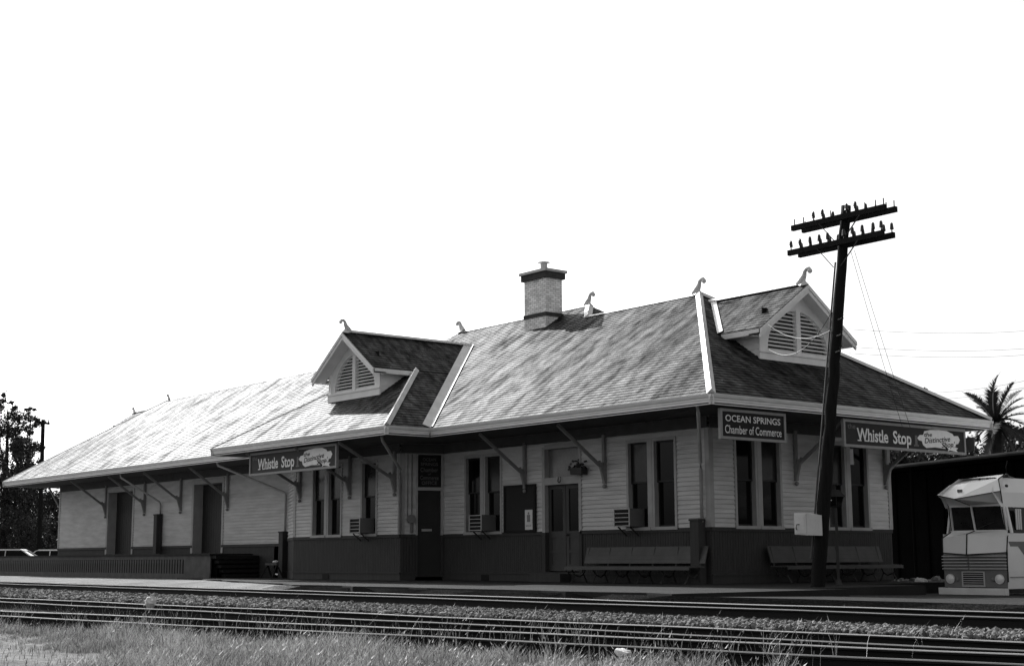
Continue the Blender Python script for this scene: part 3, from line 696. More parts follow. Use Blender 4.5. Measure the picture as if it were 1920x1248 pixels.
# gablets with louvred fan windows
def gablet(F, half, zt, ze, cheek, wall_base, wall_half, tip, zr):
    """F(u, z, d): u across, d outwards from gable wall; zt ridge z; ze eave z"""
    g = MB()
    sl = (zt-ze)/half
    def rz(u): return zt-abs(u)*sl-.10
    # wall with an arched opening
    aw = wall_half*.80; ab = wall_base+.34; ah = (rz(0)-ab)*.66
    N = 16; arch = [(aw*math.cos(math.pi*k/N), ab+ah*math.sin(math.pi*k/N)) for k in range(N+1)]
    outer = []
    for (u, z) in arch:
        if abs(u) < 1e-6: outer.append((0, rz(0))); continue
        a_ = math.atan2(z-ab, u)
        # ray from (0,ab) outwards to polygon boundary
        du, dz_ = math.cos(a_), math.sin(a_); best = 9
        if abs(du) > 1e-6: best = min(best, wall_half/abs(du))
        den = dz_+abs(du)*sl
        best = min(best, (zt-.10-ab)/den)
        outer.append((du*best, ab+dz_*best))
    for k in range(N):
        g.face([F(*arch[k], 0), F(*outer[k], 0), F(*outer[k+1], 0), F(*arch[k+1], 0)])
        g.face([F(*arch[k], 0), F(*arch[k+1], 0), F(*arch[k+1], -.14), F(*arch[k], -.14)])
    g.face([F(wall_half, ab, 0), F(wall_half, rz(wall_half), 0), F(*outer[0], 0)])
    g.fbox(F, -wall_half, wall_half, wall_base-.1, ab, -.05, 0)
    g.fbox(F, -wall_half-.06, wall_half+.06, wall_base-.04, wall_base+.24, 0, .05); g.fbox(F, -wall_half-.08, wall_half+.08, wall_base+.24, wall_base+.29, 0, .08)
    g.fbox(F, -.085, .085, ab-.04, ab+ah+.02, -.1, .03)
    for s_ in (-1, 1):
        for k in range(N//2):       # raised arched casing
            pass
    gw = g.build('gable_wall', M_['gable'], bld)
    ck = MB()
    for s_ in (-1, 1):                # cheeks (side walls), clapboards
        z = wall_base-.15; zz = rz(wall_half)
        u = s_*wall_half
        n = int((zz-z)/.16)
        for i in range(n+1):
            a_ = z+i*.16; b_ = min(zz, a_+.16)
            if b_-a_ < .02: continue
            ck.face([F(u*1.012, a_, .0), F(u*1.012, a_, -cheek), F(u, b_, -cheek), F(u, b_, 0)])
            ck.face([F(u*1.012, a_, .0), F(u*1.012, a_, -cheek), F(u, a_, -cheek), F(u, a_, 0)])
        ck.build('gable_cheek', M_['gable'], bld); ck = MB()
    lv = MB(); n = 11
    for i in range(n):
        z = ab+.02+ah*i/n; hw = aw*math.sqrt(max(0, 1-((z+.03-ab)/ah)**2))
        if hw < .12: continue
        for s_ in (-1, 1):
            u0, u1 = sorted((s_*.085, s_*hw))
            lv.hull([F(u0, z-.02, -.01), F(u1, z-.02, -.01), F(u1, z+.045, -.11), F(u0, z+.045, -.11), F(u0, z-.005, -.01), F(u1, z-.005, -.01), F(u1, z+.06, -.11), F(u0, z+.06, -.11)])
    lv.build('louvre', M_['gable'], gw)
    bk = MB(); bk.fbox(F, -aw, aw, ab, ab+ah, -.16, -.15); bk.build('louvre_backing', M_['black'], gw)
    # rake boards, rake soffit and eave boards
    rk = MB()
    for s_ in (-1, 1):
        for (d0, d1, t0, t1) in ((tip-.05, tip, .02, .24), (tip, tip+.035, .02, .12)):
            p0, p1 = (0, zt), (s_*(half+.0), ze)
            rk.hull([F(p0[0], p0[1]-t1, d1), F(p1[0], p1[1]-t1, d1), F(p1[0], p1[1]-t1, d0), F(p0[0], p0[1]-t1, d0),
                     F(p0[0], p0[1]-t0, d1), F(p1[0], p1[1]-t0, d1), F(p1[0], p1[1]-t0, d0), F(p0[0], p0[1]-t0, d0)])
        rk.hull([F(0, zt-.16, tip-.05), F(s_*half, ze-.16, tip-.05), F(s_*half, ze-.16, 0), F(0, zt-.16, 0), F(0, zt-.12, tip-.05), F(s_*half, ze-.12, tip-.05), F(s_*half, ze-.12, 0), F(0, zt-.12, 0)])
        # eave board and flat return
        rk.fbox(F, *sorted((s_*half, s_*(half-.03))), ze-.16, ze-.02, -cheek*.96, tip-.02)
        rk.fbox(F, *sorted((s_*(half-.03), s_*wall_half)), ze-.16, ze-.13, -cheek*.9, 0)
        rk.fbox(F, *sorted((s_*(wall_half+.03), s_*(wall_half-.12))), wall_base+.2, rz(wall_half)-.02, 0, .03)
    rk.build('rake_board', M_['gable'], gw)
gablet(frame((-.05, RY), (0, 1), (1, 0)), GW, GZ, GE, 1.0, 5.66, 1.55, .40, GZ)
gablet(frame((XLW+.05, RY), (0, -1), (-1, 0)), GW, GZ, GE, 1.0, 5.66, 1.55, .40, GZ)
gablet(frame((DX, -1.62), (1, 0), (0, -1)), 1.81, DZ, DE, 1.1, 5.62, 1.46, .48, DZ)
# chimney
c = MB(); cx0, cx1, cy0, cy1 = -11.35, -10.25, 3.45, 4.15
c.box(cx0, cx1, cy0, cy1, 7.6, 9.78); ch = c.build('chimney', M_['brick'], roof)
c = MB(); c.box(cx0-.08, cx1+.08, cy0-.08, cy1+.08, 9.66, 9.86); c.build('chimney_band', M_['soot'], ch)
c = MB(); c.box(cx0-.13, cx1+.13, cy0-.13, cy1+.13, 9.862, 9.95); c.build('chimney_cap', M_['acgrey'], ch)
c = MB(); c.box(cx0-.025, cx1+.025, cy0-.025, cy1+.025, 8.40, 8.53); c.build('chimney_flashing', M_['soot'], ch)
c = MB(); c.tube([(-10.75, 3.8, 9.94), (-10.75, 3.8, 10.24)], .12, 12); c.tube([(-10.75, 3.8, 10.24), (-10.75, 3.8, 10.27), (-10.75, 3.8, 10.31)], [.13, .22, .05], 12); c.build('flue_pipe', M_['acgrey'], ch)
# ------------------------------------------------------------------ things on the walls
def aircon(F, u, label):
    P = F(u, 1.42); t = thing('air_conditioner', P, label, 'air conditioner', 'window air conditioners on the station front')
    b = MB(); b.fbox(F, u-.30, u+.30, 1.44, 1.90, -.1, .42); b.build('casing', M_['busgrey'], t)
    b = MB(); b.fbox(F, u-.27, u+.27, 1.47, 1.87, .42, .425); b.build('grille_backing', M_['black'], t)
    g = MB()
    for i in range(5): z = 1.455+i*.1075; g.fbox(F, u-.30, u+.30, z-.007, z+.009, .425, .440)
    g.fbox(F, u-.30, u-.275, 1.44, 1.9, .425, .447); g.fbox(F, u+.275, u+.30, 1.44, 1.9, .425, .447); g.build('grille', M_['acgrey'], t)
    b = MB(); b.bar(F(u-.22, 1.2, .05), F(u-.22, 1.43, .35), .03, .03); b.bar(F(u+.22, 1.2, .05), F(u+.22, 1.43, .35), .03, .03); b.build('support', M_['iron'], t)
aircon(FBY, -13.50, 'window air conditioner in the single bay window, left of the office door')
aircon(FF, -8.95, 'window air conditioner between the office door and the dark notice board')
aircon(FF, -2.72, 'window air conditioner above the long bench, nearest the right corner')
P = FF(-7.35, 1.4); t = thing('notice_board', P, 'dark framed notice board on the wall left of the double doors', 'notice board')
b = MB(); b.fbox(FF, -8.03, -6.66, 1.40, 2.70, .03, .07); b.build('board', M_['signdark'], t)
b = MB()
for q in ((-8.03, -6.66, 1.37, 1.43), (-8.03, -6.66, 2.66, 2.72), (-8.06, -8.0, 1.37, 2.72), (-6.69, -6.63, 1.37, 2.72)): b.fbox(FF, *q, .03, .09 if q[1]-q[0] > .5 else .093)
b.build('frame', M_['darkwood'], t)
b = MB(); b.fbox(FF, -7.10, -6.77, 1.44, 2.0, .07, .074)
pst = tag(b.build('poster', M_['paper'], loc=FF(-6.93, 1.44)), 'white poster with a dark standing figure on the notice board', 'poster')
b = MB(); b.fbox(FF, -7.01, -6.87, 1.66, 1.86, .074, .077); b.ball(FF(-6.94, 1.90, .075), .035, sc=(1, .05, 1)); b.build('picture', M_['busgrey'], pst)
text('SALE', FF, -7.06, 1.53, .078, .05, M_['busgrey'], pst, w=.24)
t = thing('planter', FF(-4.6, 2.9), 'small dark hanging planter with foliage beside the door transom', 'planter')
b = MB(); b.fbox(FF, -4.88, -4.42, 2.88, 3.06, .08, .3); b.build('basket', M_['iron'], t)
b = MB()
for i in range(70):
    q = FF(-4.65+rng.normal()*.13, 3.12+rng.normal()*.07, .19+rng.normal()*.07); s = .05
    d1 = Vector(rng.normal(size=3)).normalized()*s; d2 = Vector(rng.normal(size=3)).normalized()*s; b.face([q-d1, q-d2, q+d1, q+d2])
b.build('foliage', M_['leaf'], t)
b = MB(); b.tube([FF(-5.6, 2.86, .1), FF(-5.6, 2.74, .12), FF(-5.55, 2.70, .12), FF(-5.5, 2.74, .12), FF(-5.5, 2.86, .1)], .015, 6)
tag(b.build('horseshoe', M_['iron'], loc=FF(-5.55, 2.8)), 'dark horseshoe hung over the double doors', 'horseshoe')
t = thing('electric_meter', FC(.3, 1.75), 'round electric meter with conduit beside the office door', 'electric meter')
b = MB(); b.tube([FC(.3, 1.84, .03), FC(.3, 1.84, .17)], .13, 14); b.build('dial', M_['busgrey'], t)
b = MB(); b.tube([FC(.33, 1.72, .06), FC(.33, 1.42, .06)], .05, 8); b.tube([FC(.33, 1.95, .05), FC(.33, 3.8, .05)], .02, 6); b.tube([FC(.2, 1.9, .05), FC(.2, 3.8, .05)], .014, 6); b.build('conduit', M_['busgrey'], t)
# ------------------------------------------------------------------ signs
def signboard(F, u0, u1, z0, z1, face, fr, label, thick=.05, fw=.05):
    o = thing('signboard', F((u0+u1)/2, z0), label, 'sign')
    b = MB(); b.fbox(F, u0, u1, z0, z1, -thick, 0); b.build('panel', face, o)
    b = MB(); e = .02
    b.fbox(F, u0-e, u1+e, z1-fw, z1+e, -thick-.01, .02); b.fbox(F, u0-e, u1+e, z0-e, z0+fw, -thick-.01, .02)
    b.fbox(F, u0-e, u0+fw, z0+fw, z1-fw, -thick-.01, .022); b.fbox(F, u1-fw, u1+e, z0+fw, z1-fw, -thick-.01, .022); b.build('frame', fr, o)
    return o
def blob(F, cu, cz, w, h, d, mat, parent):
    mb = MB(); pts = []
    # ragged cloud-shaped badge with a ribbon tail
    shp = [(-.5, .02), (-.44, .18), (-.36, .2), (-.33, .38), (-.2, .46), (0, .5), (.2, .48), (.33, .36), (.36, .26), (.46, .28), (.5, .1), (.46, -.1), (.40, -.14), (.38, -.3), (.45, -.32), (.40, -.42), (.44, -.52), (.25, -.44), (.2, -.5), (.22, -.4), (-.1, -.36), (-.3, -.42), (-.37, -.3), (-.4, -.1), (-.46, -.08)]
    for x, y in shp: pts.append(F(cu+x*w, cz+y*h, d))
    c = F(cu, cz, d)
    for i in range(len(pts)): mb.face([c, pts[i], pts[(i+1) % len(pts)]])
    return mb.build('badge', mat, parent)
def serif(F, u, z, d, w, h, mat, parent): pass
def whistle(F, u0, z0, Wd, Ht, label):
    o = signboard(F, u0, u0+Wd, z0, z0+Ht, M_['signgrey'], M_['signframe'], label)
    d = .006
    text('the', F, u0+.03*Wd, z0+.68*Ht, d, .2*Ht, M_['letter2'], o, w=.06*Wd, bold=.01)
    text('Whistle', F, u0+.10*Wd, z0+.24*Ht, d, .50*Ht, M_['letter'], o, w=.245*Wd, bold=.02)
    text('Stop', F, u0+.385*Wd, z0+.24*Ht, d, .50*Ht, M_['letter'], o, w=.15*Wd, bold=.02)
    # slab serifs at feet and tops of the tall letters
    b = MB()
    for (c, w_) in ((.118, .03), (.128, .0), (.172, .03), (.215, .028), (.243, 0), (.30, .028), (.45, .028), (.515, .03)):
        if w_: b.fbox(F, u0+(c-w_/2)*Wd, u0+(c+w_/2)*Wd, z0+.225*Ht, z0+.27*Ht, d, d+.003)
    b.build('lettering', M_['letter'], o)
    blob(F, u0+.77*Wd, z0+.5*Ht, .37*Wd, .84*Ht, .004, M_['letter'], o)
    text('the', F, u0+.64*Wd, z0+.60*Ht, .009, .17*Ht, M_['signdark'], o, w=.07*Wd, shear=.3, bold=.015, rise=.05)
    text('Distinctive', F, u0+.645*Wd, z0+.33*Ht, .009, .22*Ht, M_['signdark'], o, w=.22*Wd, shear=.3, bold=.012, rise=.09)
    text("Shop'", F, u0+.79*Wd, z0+.20*Ht, .009, .21*Ht, M_['signdark'], o, w=.11*Wd, shear=.3, bold=.012, rise=.09)
    # small steam-whistle emblem left of the badge
    b = MB(); b.fbox(F, u0+.565*Wd, u0+.585*Wd, z0+.2*Ht, z0+.62*Ht, .004, .008); b.fbox(F, u0+.555*Wd, u0+.595*Wd, z0+.18*Ht, z0+.25*Ht, .004, .009); b.build('emblem', M_['letter2'], o)
    return o
FS1 = frame((-17.48, -3.22), (1, 0), (0, -1)); whistle(FS1, 0, 3.36, 5.33, .70, 'wide grey shop sign hung under the bay eave on the left, reading the Whistle Stop')
FS2 = frame((1.85, 2.95), (0, 1), (1, 0)); whistle(FS2, 0, 3.39, 5.24, .66, 'wide dark shop sign hung under the end eave right of the utility pole')
FS3 = frame((1.85, -1.55), (0, 1), (1, 0)); o = signboard(FS3, 0, 2.26, 3.37, 4.04, M_['signdark'], M_['signframe'], 'black Chamber of Commerce sign under the end eave left of the utility pole', fw=.045)
text('OCEAN SPRINGS', FS3, .16, 3.77, .006, .155, M_['letter'], o, w=1.93, bold=.012)
text('Chamber of Commerce', FS3, .14, 3.49, .006, .20, M_['letter'], o, w=1.98, bold=.006)
FS4 = FC; o = signboard(FC, .54, 1.23, 2.83, 3.78, M_['signdark'], M_['darkwood'], 'dark Chamber of Commerce office sign above the angled office door', thick=.03, fw=.02)
for k, (s_, h_, w_) in enumerate((('OCEAN', .10, .42), ('SPRINGS', .10, .54), ('Chamber', .13, .56), ('of', .05, .1), ('Commerce', .13, .58), ('OFFICE', .11, .48))):
    text(s_, FC, .885-w_/2, (3.60, 3.46, 3.27, 3.18, 3.03, 2.88)[k], .006, h_, M_['letter2'], o, w=w_, bold=.012)
b = MB(); FS5 = frame((1.45, 8.6), (1, 0), (0, -1)); b.fbox(FS5, 0, .42, 3.50, 3.88, -.03, 0)
tag(b.build('panel_sign', M_['busgrey'], loc=(1.6, 8.6, 3.5)), 'small blank square panel hung at the rear corner eave, right of the shop sign', 'panel')
# ------------------------------------------------------------------ benches
def bench(F, u0, u1, label):
    t = thing('bench', F((u0+u1)/2, 0, .45), label, 'bench', 'long wooden benches against the station walls')
    s = MB()
    for i in range(5): s.fbox(F, u0, u1, .40, .43, .36+i*.105, .36+i*.105+.09)
    s.fbox(F, u0, u1, .34, .42, .89, .92); s.build('seat', M_['bench'], t)
    b = MB()
    for i in range(4):
        z = .50+i*.105; d = .30-i*.03; b.hull([F(u0+.1, z, d), F(u1-.05, z, d), F(u1-.05, z, d-.03), F(u0+.1, z, d-.03), F(u0+.1, z+.103, d-.028), F(u1-.05, z+.103, d-.028), F(u1-.05, z+.103, d-.058), F(u0+.1, z+.103, d-.058)])
    b.build('backrest', M_['bench'], t)
    n = 6
    for i in range(n):
        u = u0+.2+(u1-u0-.4)*i/(n-1); l = MB()
        l.tube([F(u, 0, .85), F(u, .2, .72), F(u, .38, .86)], .022, 6); l.tube([F(u, 0, .30), F(u, .22, .42), F(u, .42, .30), F(u, .9, .18)], .022, 6); l.tube([F(u, .2, .72), F(u, .15, .55), F(u, .22, .42)], .018, 6)
        l.build('leg', M_['iron'], t)
bench(FF, -4.45, .1, 'long slatted bench against the front wall, right of the double doors')
bench(FE, 1.75, 6.45, 'long slatted bench against the end wall, behind the utility pole')
# sawhorse by the crawl door
t = thing('sawhorse', (-20.4, -.7, 0), 'small pale-topped sawhorse beside the dark crawl door left of the bay', 'sawhorse')
b = MB(); b.bar((-20.75, -.7, .48), (-19.95, -.7, .48), .1, .07); b.build('top', M_['wood'], t)
for sx in (-1, 1):
    for sy in (-1, 1): b = MB(); b.bar((-20.35+sx*.33, -.7, .46), (-20.35+sx*.4, -.7+sy*.22, 0), .05, .04); b.build('leg', M_['darkwood'], t)
b = MB(); b.ball((-20.1, -.7, .56), .13, 9, 6, (1.2, .8, .45)); tag(b.build('rag', M_['white'], loc=(-20.1, -.7, .5)), 'crumpled white rag on the sawhorse', 'rag')
# ------------------------------------------------------------------ loading platform
t = thing('loading_platform', (-33, -.9, 0), 'raised timber loading platform with slatted skirt before the freight doors', 'loading platform')
DF = -1.85
b = MB()
for i in range(12): y = DF-.05+i*(1.75/12); b.box(-50, -22.75, y, y+.14, .80, .86)
b.build('deck', M_['darkwood'], t)
b = MB(); b.box(-50, -22.8, DF, DF+.05, .66, .80); b.build('edge_beam', M_['wood'], t)
b = MB(); b.box(-50, -22.8, DF-.01, DF+.04, -.05, .14); b.build('base_board', M_['wood'], t)
b = MB(); b.box(-24.9, -22.8, DF, DF+.05, .14, .66); b.build('corner_panel', M_['wood'], t)
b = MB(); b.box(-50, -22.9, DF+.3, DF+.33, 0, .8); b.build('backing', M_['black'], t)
k = 0; sl0 = None
x = -25.1
while x > -47:
    if sl0 is None:
        b = MB(); b.box(x-.065, x+.065, DF+.012, DF+.045, .14, .66); sl0 = b.build('slat', M_['wood'], t); X0 = x
    elif k < 99:
        o = sl0.copy(); COL.objects.link(o); o.parent = t; o.location = (x-X0, 0, 0)
    k += 1; x -= .225
for i in range(5):
    b = MB(); b.box(-22.78, -22.45+i*.0, DF+.05+(4-i)*.1, -.06, .02+i*.165, .13+i*.165); b.build('stair_timber', M_['darkwood'], t)
# ------------------------------------------------------------------ utility pole by the station
t = thing('utility_pole', (4.3, -1.35, 0), 'dark leaning utility pole with four crossarms in front of the station end', 'utility pole')
PB = Vector((4.3, -1.35, -.3)); PT = Vector((5.40, -1.2, 8.22)); ax_ = (PT-PB)
b = MB(); pts = []; rr = []
for i in range(26):
    f = i/25; pts.append(PB+ax_*f+Vector((.012*math.sin(i*1.9), .012*math.cos(i*2.3), 0))); rr.append(.155-.05*f+random.uniform(-.004, .004))
b.tube(pts, rr, 12); b.build('pole', M_['pole'], t, smooth=True)
def pz(z): return PB+ax_*((z+.3)/8.52)
for (z, xl, xr, br) in ((7.94, 4.02, 6.56, 1), (7.39, 3.90, 6.48, 1)):
    for (dy, dx, dz) in ((-.17, 0, 0), (.17, 0.02, .0)):
        a = MB(); p = pz(z); a.bar((xl+dx, p.y+dy, z+dz), (xr+dx, p.y+dy, z+dz), .09, .12); arm = a.build('crossarm', M_['pole'], t)
        for i in range(10):
            f = (.03, .13, .24, .34, .43, .60, .69, .79, .9, .98)[i]; x = xl+dx+(xr-xl)*f
            full = (z < 7.6) or (i in (2, 3, 5, 6)); 
            q = MB(); q.tube([(x, p.y+dy, z+.05), (x, p.y+dy, z+.2)], .013, 6); pin = q.build('pin', M_['iron'], arm)
            if full:
                q = MB(); q.tube([(x, p.y+dy, z+.13), (x, p.y+dy, z+.16), (x, p.y+dy, z+.2), (x, p.y+dy, z+.25), (x, p.y+dy, z+.275)], [.045, .043, .037, .033, .016], 9); q.build('insulator', M_['glassins'], arm, smooth=True)
    p = pz(z-.5)
    for s_ in (-1, 1): a = MB(); a.bar((pz(z).x+s_*.55, p.y-.2, z-.05), (p.x+s_*.1, p.y-.15, z-.52), .03, .012); a.build('brace', M_['iron'], t)
a = MB(); a.tube([pz(.6)+Vector((-.17, -.08, 0)), pz(3)+Vector((-.16, -.07, 0)), pz(5.2)+Vector((-.14, -.07, 0)), pz(7.0)+Vector((-.13, -.06, 0))], .02, 6); a.build('conduit', M_['wood'], t)
for z in (5.0, 5.35, 5.7): 
    a = MB(); a.tube([pz(z)+Vector((.1, -.1, 0)), pz(z)+Vector((.24, -.12, .02)), pz(z)+Vector((.24, -.12, .1))], .025, 6); a.build('wire_hook', M_['iron'], t)
# telephone box fixed to the pole
t = thing('telephone_box', (4.12, -1.5, 1.1), 'white metal line telephone box fixed low on the leaning pole', 'telephone box')
FB = frame((4.13, -1.66), (.90, .1), (.1, -.9))
b = MB(); b.hull([FB(0, 1.12, .15), FB(.32, 1.10, .15), FB(.52, 1.09, -.12), FB(.2, 1.12, -.2), FB(0, 1.58, .15), FB(.32, 1.57, .15), FB(.52, 1.52, -.12), FB(.2, 1.58, -.2)]); b.build('case', M_['white'], t)
b = MB(); b.fbox(FB, .02, .30, 1.14, 1.55, .152, .17); b.build('door', M_['white'], t)
b = MB(); b.fbox(FB, .06, .26, 1.20, 1.51, .17, .178); b.build('door_panel', M_['white'], t)
b = MB(); b.tube([FB(.08, 1.22, .18), FB(.08, 1.25, .21), FB(.10, 1.33, .21), FB(.15, 1.33, .18)], .012, 6); b.build('handle', M_['iron'], t)
# garden lamp post
lp = Vector((2.67, 1.48, 0)); t = thing('lamp_post', lp, 'small square lantern on a thin dark post beside the utility pole', 'lamp post')
b = MB(); b.tube([lp, lp+Vector((0, 0, 1.8))], .035, 10); b.tube([lp, lp+Vector((0, 0, .12))], [.09, .05], 10); b.build('post', M_['iron'], t)
b = MB(); 
def sq(z, r): return [lp+Vector((sx*r, sy*r, z)) for sx, sy in ((-1, -1), (1, -1), (1, 1), (-1, 1))]
b.hull(sq(1.84, .085)+sq(2.05, .13)); b.build('lantern_glass', M_['glass'], t)
b = MB(); b.hull(sq(1.80, .06)+sq(1.84, .1)); b.hull(sq(2.05, .18)+sq(2.19, .09)); b.hull(sq(2.19, .1)+sq(2.22, .07)); b.tube([lp+Vector((0, 0, 2.2)), lp+Vector((0, 0, 2.30))], [.03, .008], 8)
for sx, sy in ((-1, -1), (1, -1), (1, 1), (-1, 1)): b.bar(lp+Vector((sx*.088, sy*.088, 1.83)), lp+Vector((sx*.135, sy*.135, 2.06)), .014, .014)
b.build('lantern_frame', M_['gutter'], t)
b = MB()
for s_ in (-1, 1): b.ball(lp+Vector((s_*.03-.05, -.09-.04, 1.97)), .016, 8, 6)
b.build('bulb', M_['letter'], t)
# ------------------------------------------------------------------ motor coach parked beside the station
def coach():
    X0, Y0, G = 3.0, 5.15, -.36; Wd = 1.90; Ln = 6.6
    t = thing('camper_van', (X0+Wd/2, Y0+3, G), 'white angular camper bus with split windscreen parked beside the station', 'camper bus')
    F = frame((X0, Y0), (1, 0), (0, -1))     # u across the nose, d forwards
    B = lambda u, z, d=0: F(u, z, d)
    H = Wd
    c = H/2; pr = .22
    # body below windscreen: side walls, faceted nose
    b = MB()
    def quad(*p): b.face(p)
    zA, zB, zC = .12, 1.18, 1.42      # grille top, hood lower edge, hood top (z up from 0)
    for s_ in (0, 1):
        u = 0 if s_ == 0 else H
        # side: from nose to rear, tumblehome near bottom
        prof = [(-.12, .06), (.35, .02), (.8, .0), (1.35, .0), (2.05, .12), (2.45, .16), (2.86, .42)]
        for i in range(len(prof)-1):
            (z0, i0), (z1, i1) = prof[i], prof[i+1]
            a = i0 if s_ == 0 else -i0; e = i1 if s_ == 0 else -i1
            if z0 >= 1.35 and z1 <= 2.06: # window band: leave it to posts and panes
                quad(B(u+a, z0, -4.2), B(u+a, z0, -Ln), B(u+e, z1, -Ln), B(u+e, z1, -4.2)); continue
            f0 = 0; f1 = 0
            if z0 >= 2.05: f0 = .34 if z0 < 2.4 else .30; f1 = .30 if z1 < 2.6 else -.22; f0 = .0 if z0 < 2.1 else f0; 
            quad(B(u+a, z0, f0), B(u+a, z0, -Ln), B(u+e, z1, -Ln), B(u+e, z1, f1))
    quad(B(.42, 2.86, -.22), B(H-.42, 2.86, -.22), B(H-.42, 2.86, -Ln), B(.42, 2.86, -Ln))
    quad(B(0, -.1, -Ln), B(H, -.1, -Ln), B(H-.3, 2.86, -Ln), B(.3, 2.86, -Ln))
    # nose panel under the hood
    quad(B(.04, .06, .05), B(H-.04, .06, .05), B(H, .80, .03), B(0, .80, .03))
    # hood facets: two planes meeting at the raised centre crease
    cr = c-.12
    quad(B(0, .84, .04), B(cr, .79, .20), B(cr, 1.33, .14), B(-.02, 1.24, .0)); quad(B(cr, .79, .20), B(H, .84, .04), B(H+.02, 1.24, .0), B(cr, 1.33, .14))
    quad(B(-.02, 1.24, .0), B(cr, 1.33, .14), B(cr, 1.44, -.25), B(.14, 1.44, -.25)); quad(B(cr, 1.33, .14), B(H+.02, 1.24, .0), B(H-.1, 1.44, -.25), B(cr, 1.44, -.25))
    quad(B(0, .84, .04), B(cr, .79, .20), B(cr, .79, .0), B(0, .80, .0)); quad(B(cr, .79, .20), B(H, .84, .04), B(H, .80, 0), B(cr, .79, 0))
    body = b.build('body', M_['bus'], t)
    # prow-shaped brow over the windscreen
    b = MB()
    L0, C0, R0 = B(-.02, 2.42, .16), B(c-.1, 2.27, .62), B(H+.0, 2.46, .16)
    L1, R1 = B(.18, 2.68, -.10), B(H-.22, 2.80, -.10)
    T0, T1, TC, C1 = B(.36, 2.88, -.6), B(H-.36, 2.95, -.6), B(c-.1, 2.91, -.55), B(c-.1, 2.72, .03)
    b.face([L0, C0, C1, L1]); b.face([C0, R0, R1, C1]); b.face([L1, C1, TC, T0]); b.face([C1, R1, T1, TC])
    U0, UC, U1 = B(.14, 2.14, -.1), B(c-.1, 2.12, -.02), B(H-.14, 2.14, -.1)
    b.face([L0, U0, UC, C0]); b.face([C0, UC, U1, R0]); b.face([L0, L1, T0, B(.3, 2.86, -.4), U0]); b.face([R0, U1, B(H-.3, 2.86, -.4), T1, R1])
    b.face([T0, TC, T1, B(H-.42, 2.86, -1.2), B(.42, 2.86, -1.2)])
    b.build('roof_brow', M_['bus'], t)
    b = MB(); b.fbox(F, c-.18, c-.05, 2.46, 2.54, .33, .37); b.build('vent', M_['busgrey'], t)
    for p_, q_ in ((L0, C0), (C0, R0), (L0, L1), (R0, R1), (R1, T1), (C0, UC), (L0, U0), (R0, U1)):
        b = MB(); b.bar(p_, q_, .022, .022); b.build('edge_trim', M_['gutter'], t)
    for p_, q_ in (((0, .84, .05), (cr, .79, .21)), ((cr, .79, .21), (H, .84, .05)), ((cr, .79, .21), (cr, 1.33, .15)), ((cr, 1.33, .15), (cr, 1.44, -.24)), ((0, .84, .05), (-.02, 1.24, .01)), ((H, .84, .05), (H+.02, 1.24, .01)), ((H, .06, .05), (H, .84, .05)), ((-.02, 1.24, .01), (.14, 1.44, -.24)), ((H+.02, 1.24, .01), (H-.1, 1.44, -.24))):
        b = MB(); b.bar(B(*p_), B(*q_), .024, .024); b.build('edge_trim', M_['gutter'], t)
    for u_ in (.14, H-.14):
        b = MB(); b.bar(B(u_, 1.44, -.17), B(u_+(.02 if u_ < 1 else -.02), 2.13, -.08), .02, .02); b.build('edge_trim', M_['gutter'], t)
    for u in (c+.1, c+.33, c+.56):
        b = MB(); b.ball(B(u, 2.83, -.22), .035, 8, 6, (1.2, 1, .7)); b.build('marker_light', M_['iron'], t)
    # windscreen
    b = MB(); b.bar(B(.14, 1.44, -.22), B(.16, 2.14, -.12), .07, .07); b.bar(B(H-.12, 1.44, -.22), B(H-.16, 2.14, -.12), .08, .08); b.bar(B(cr+.02, 1.44, -.2), B(cr+.02, 2.14, -.06), .035, .04)
    b.bar(B(.14, 2.13, -.11), B(H-.14, 2.13, -.11), .06, .1); b.bar(B(.1, 1.42, -.22), B(H-.1, 1.42, -.22), .06, .05)
    ws = b.build('windscreen', M_['bus'], t)
    b = MB(); b.hull([B(.16, 1.43, -.24), B(H-.14, 1.43, -.24), B(H-.14, 1.43, -.26), B(.16, 1.43, -.26), B(.18, 2.13, -.14), B(H-.18, 2.13, -.14), B(H-.18, 2.13, -.16), B(.18, 2.13, -.16)]); b.build('pane', M_['windscreen'], ws)
    b = MB(); b.bar(B(cr+.1, 1.49, -.2), B(cr+.6, 1.66, -.17), .018, .014); b.build('wiper', M_['iron'], ws)
    # side windows and pillars
    for s_ in (0, 1):
        u = 0 if s_ == 0 else H; k = 1 if s_ == 0 else -1
        b = MB()
        for d in (-.22, -1.35, -2.7, -4.15): b.bar(B(u+.0*k, 1.35, d), B(u+.12*k, 2.05, d), .07, .05)
        b.build('pillar', M_['bus'], t)
        b = MB(); b.face([B(u+.03*k, 1.35, -.24), B(u+.03*k, 1.35, -4.2), B(u+.14*k, 2.05, -4.2), B(u+.14*k, 2.05, -.24)]); b.build('side_window', M_['glass'], t)
        b = MB(); 
        for i in range(3): b.fbox(F, *sorted((u+.012*k, u+.03*k)), 1.45, 2.0, -.52-i*.09, -.46-i*.09)
        b.build('mirror_bracket', M_['chrome'], t)
    # louvred vents
    b = MB(); b.fbox(F, .02, H-.02, .36, .80, .05, .07); gb = b.build('grille', M_['busgrey'], t)
    for i in range(5):
        b = MB(); z = .40+i*.085
        b.hull([B(.0, z, .12), B(cr-.03, z, .16), B(cr-.03, z, .07), B(.0, z, .07), B(.0, z+.022, .10), B(cr-.03, z+.022, .14), B(cr-.03, z+.022, .07), B(0, z+.022, .07)])
        b.hull([B(cr+.03, z, .16), B(H, z, .12), B(H, z, .07), B(cr+.03, z, .07), B(cr+.03, z+.022, .14), B(H, z+.022, .10), B(H, z+.022, .07), B(cr+.03, z+.022, .07)])
        b.build('louvre', M_['acgrey'], gb)
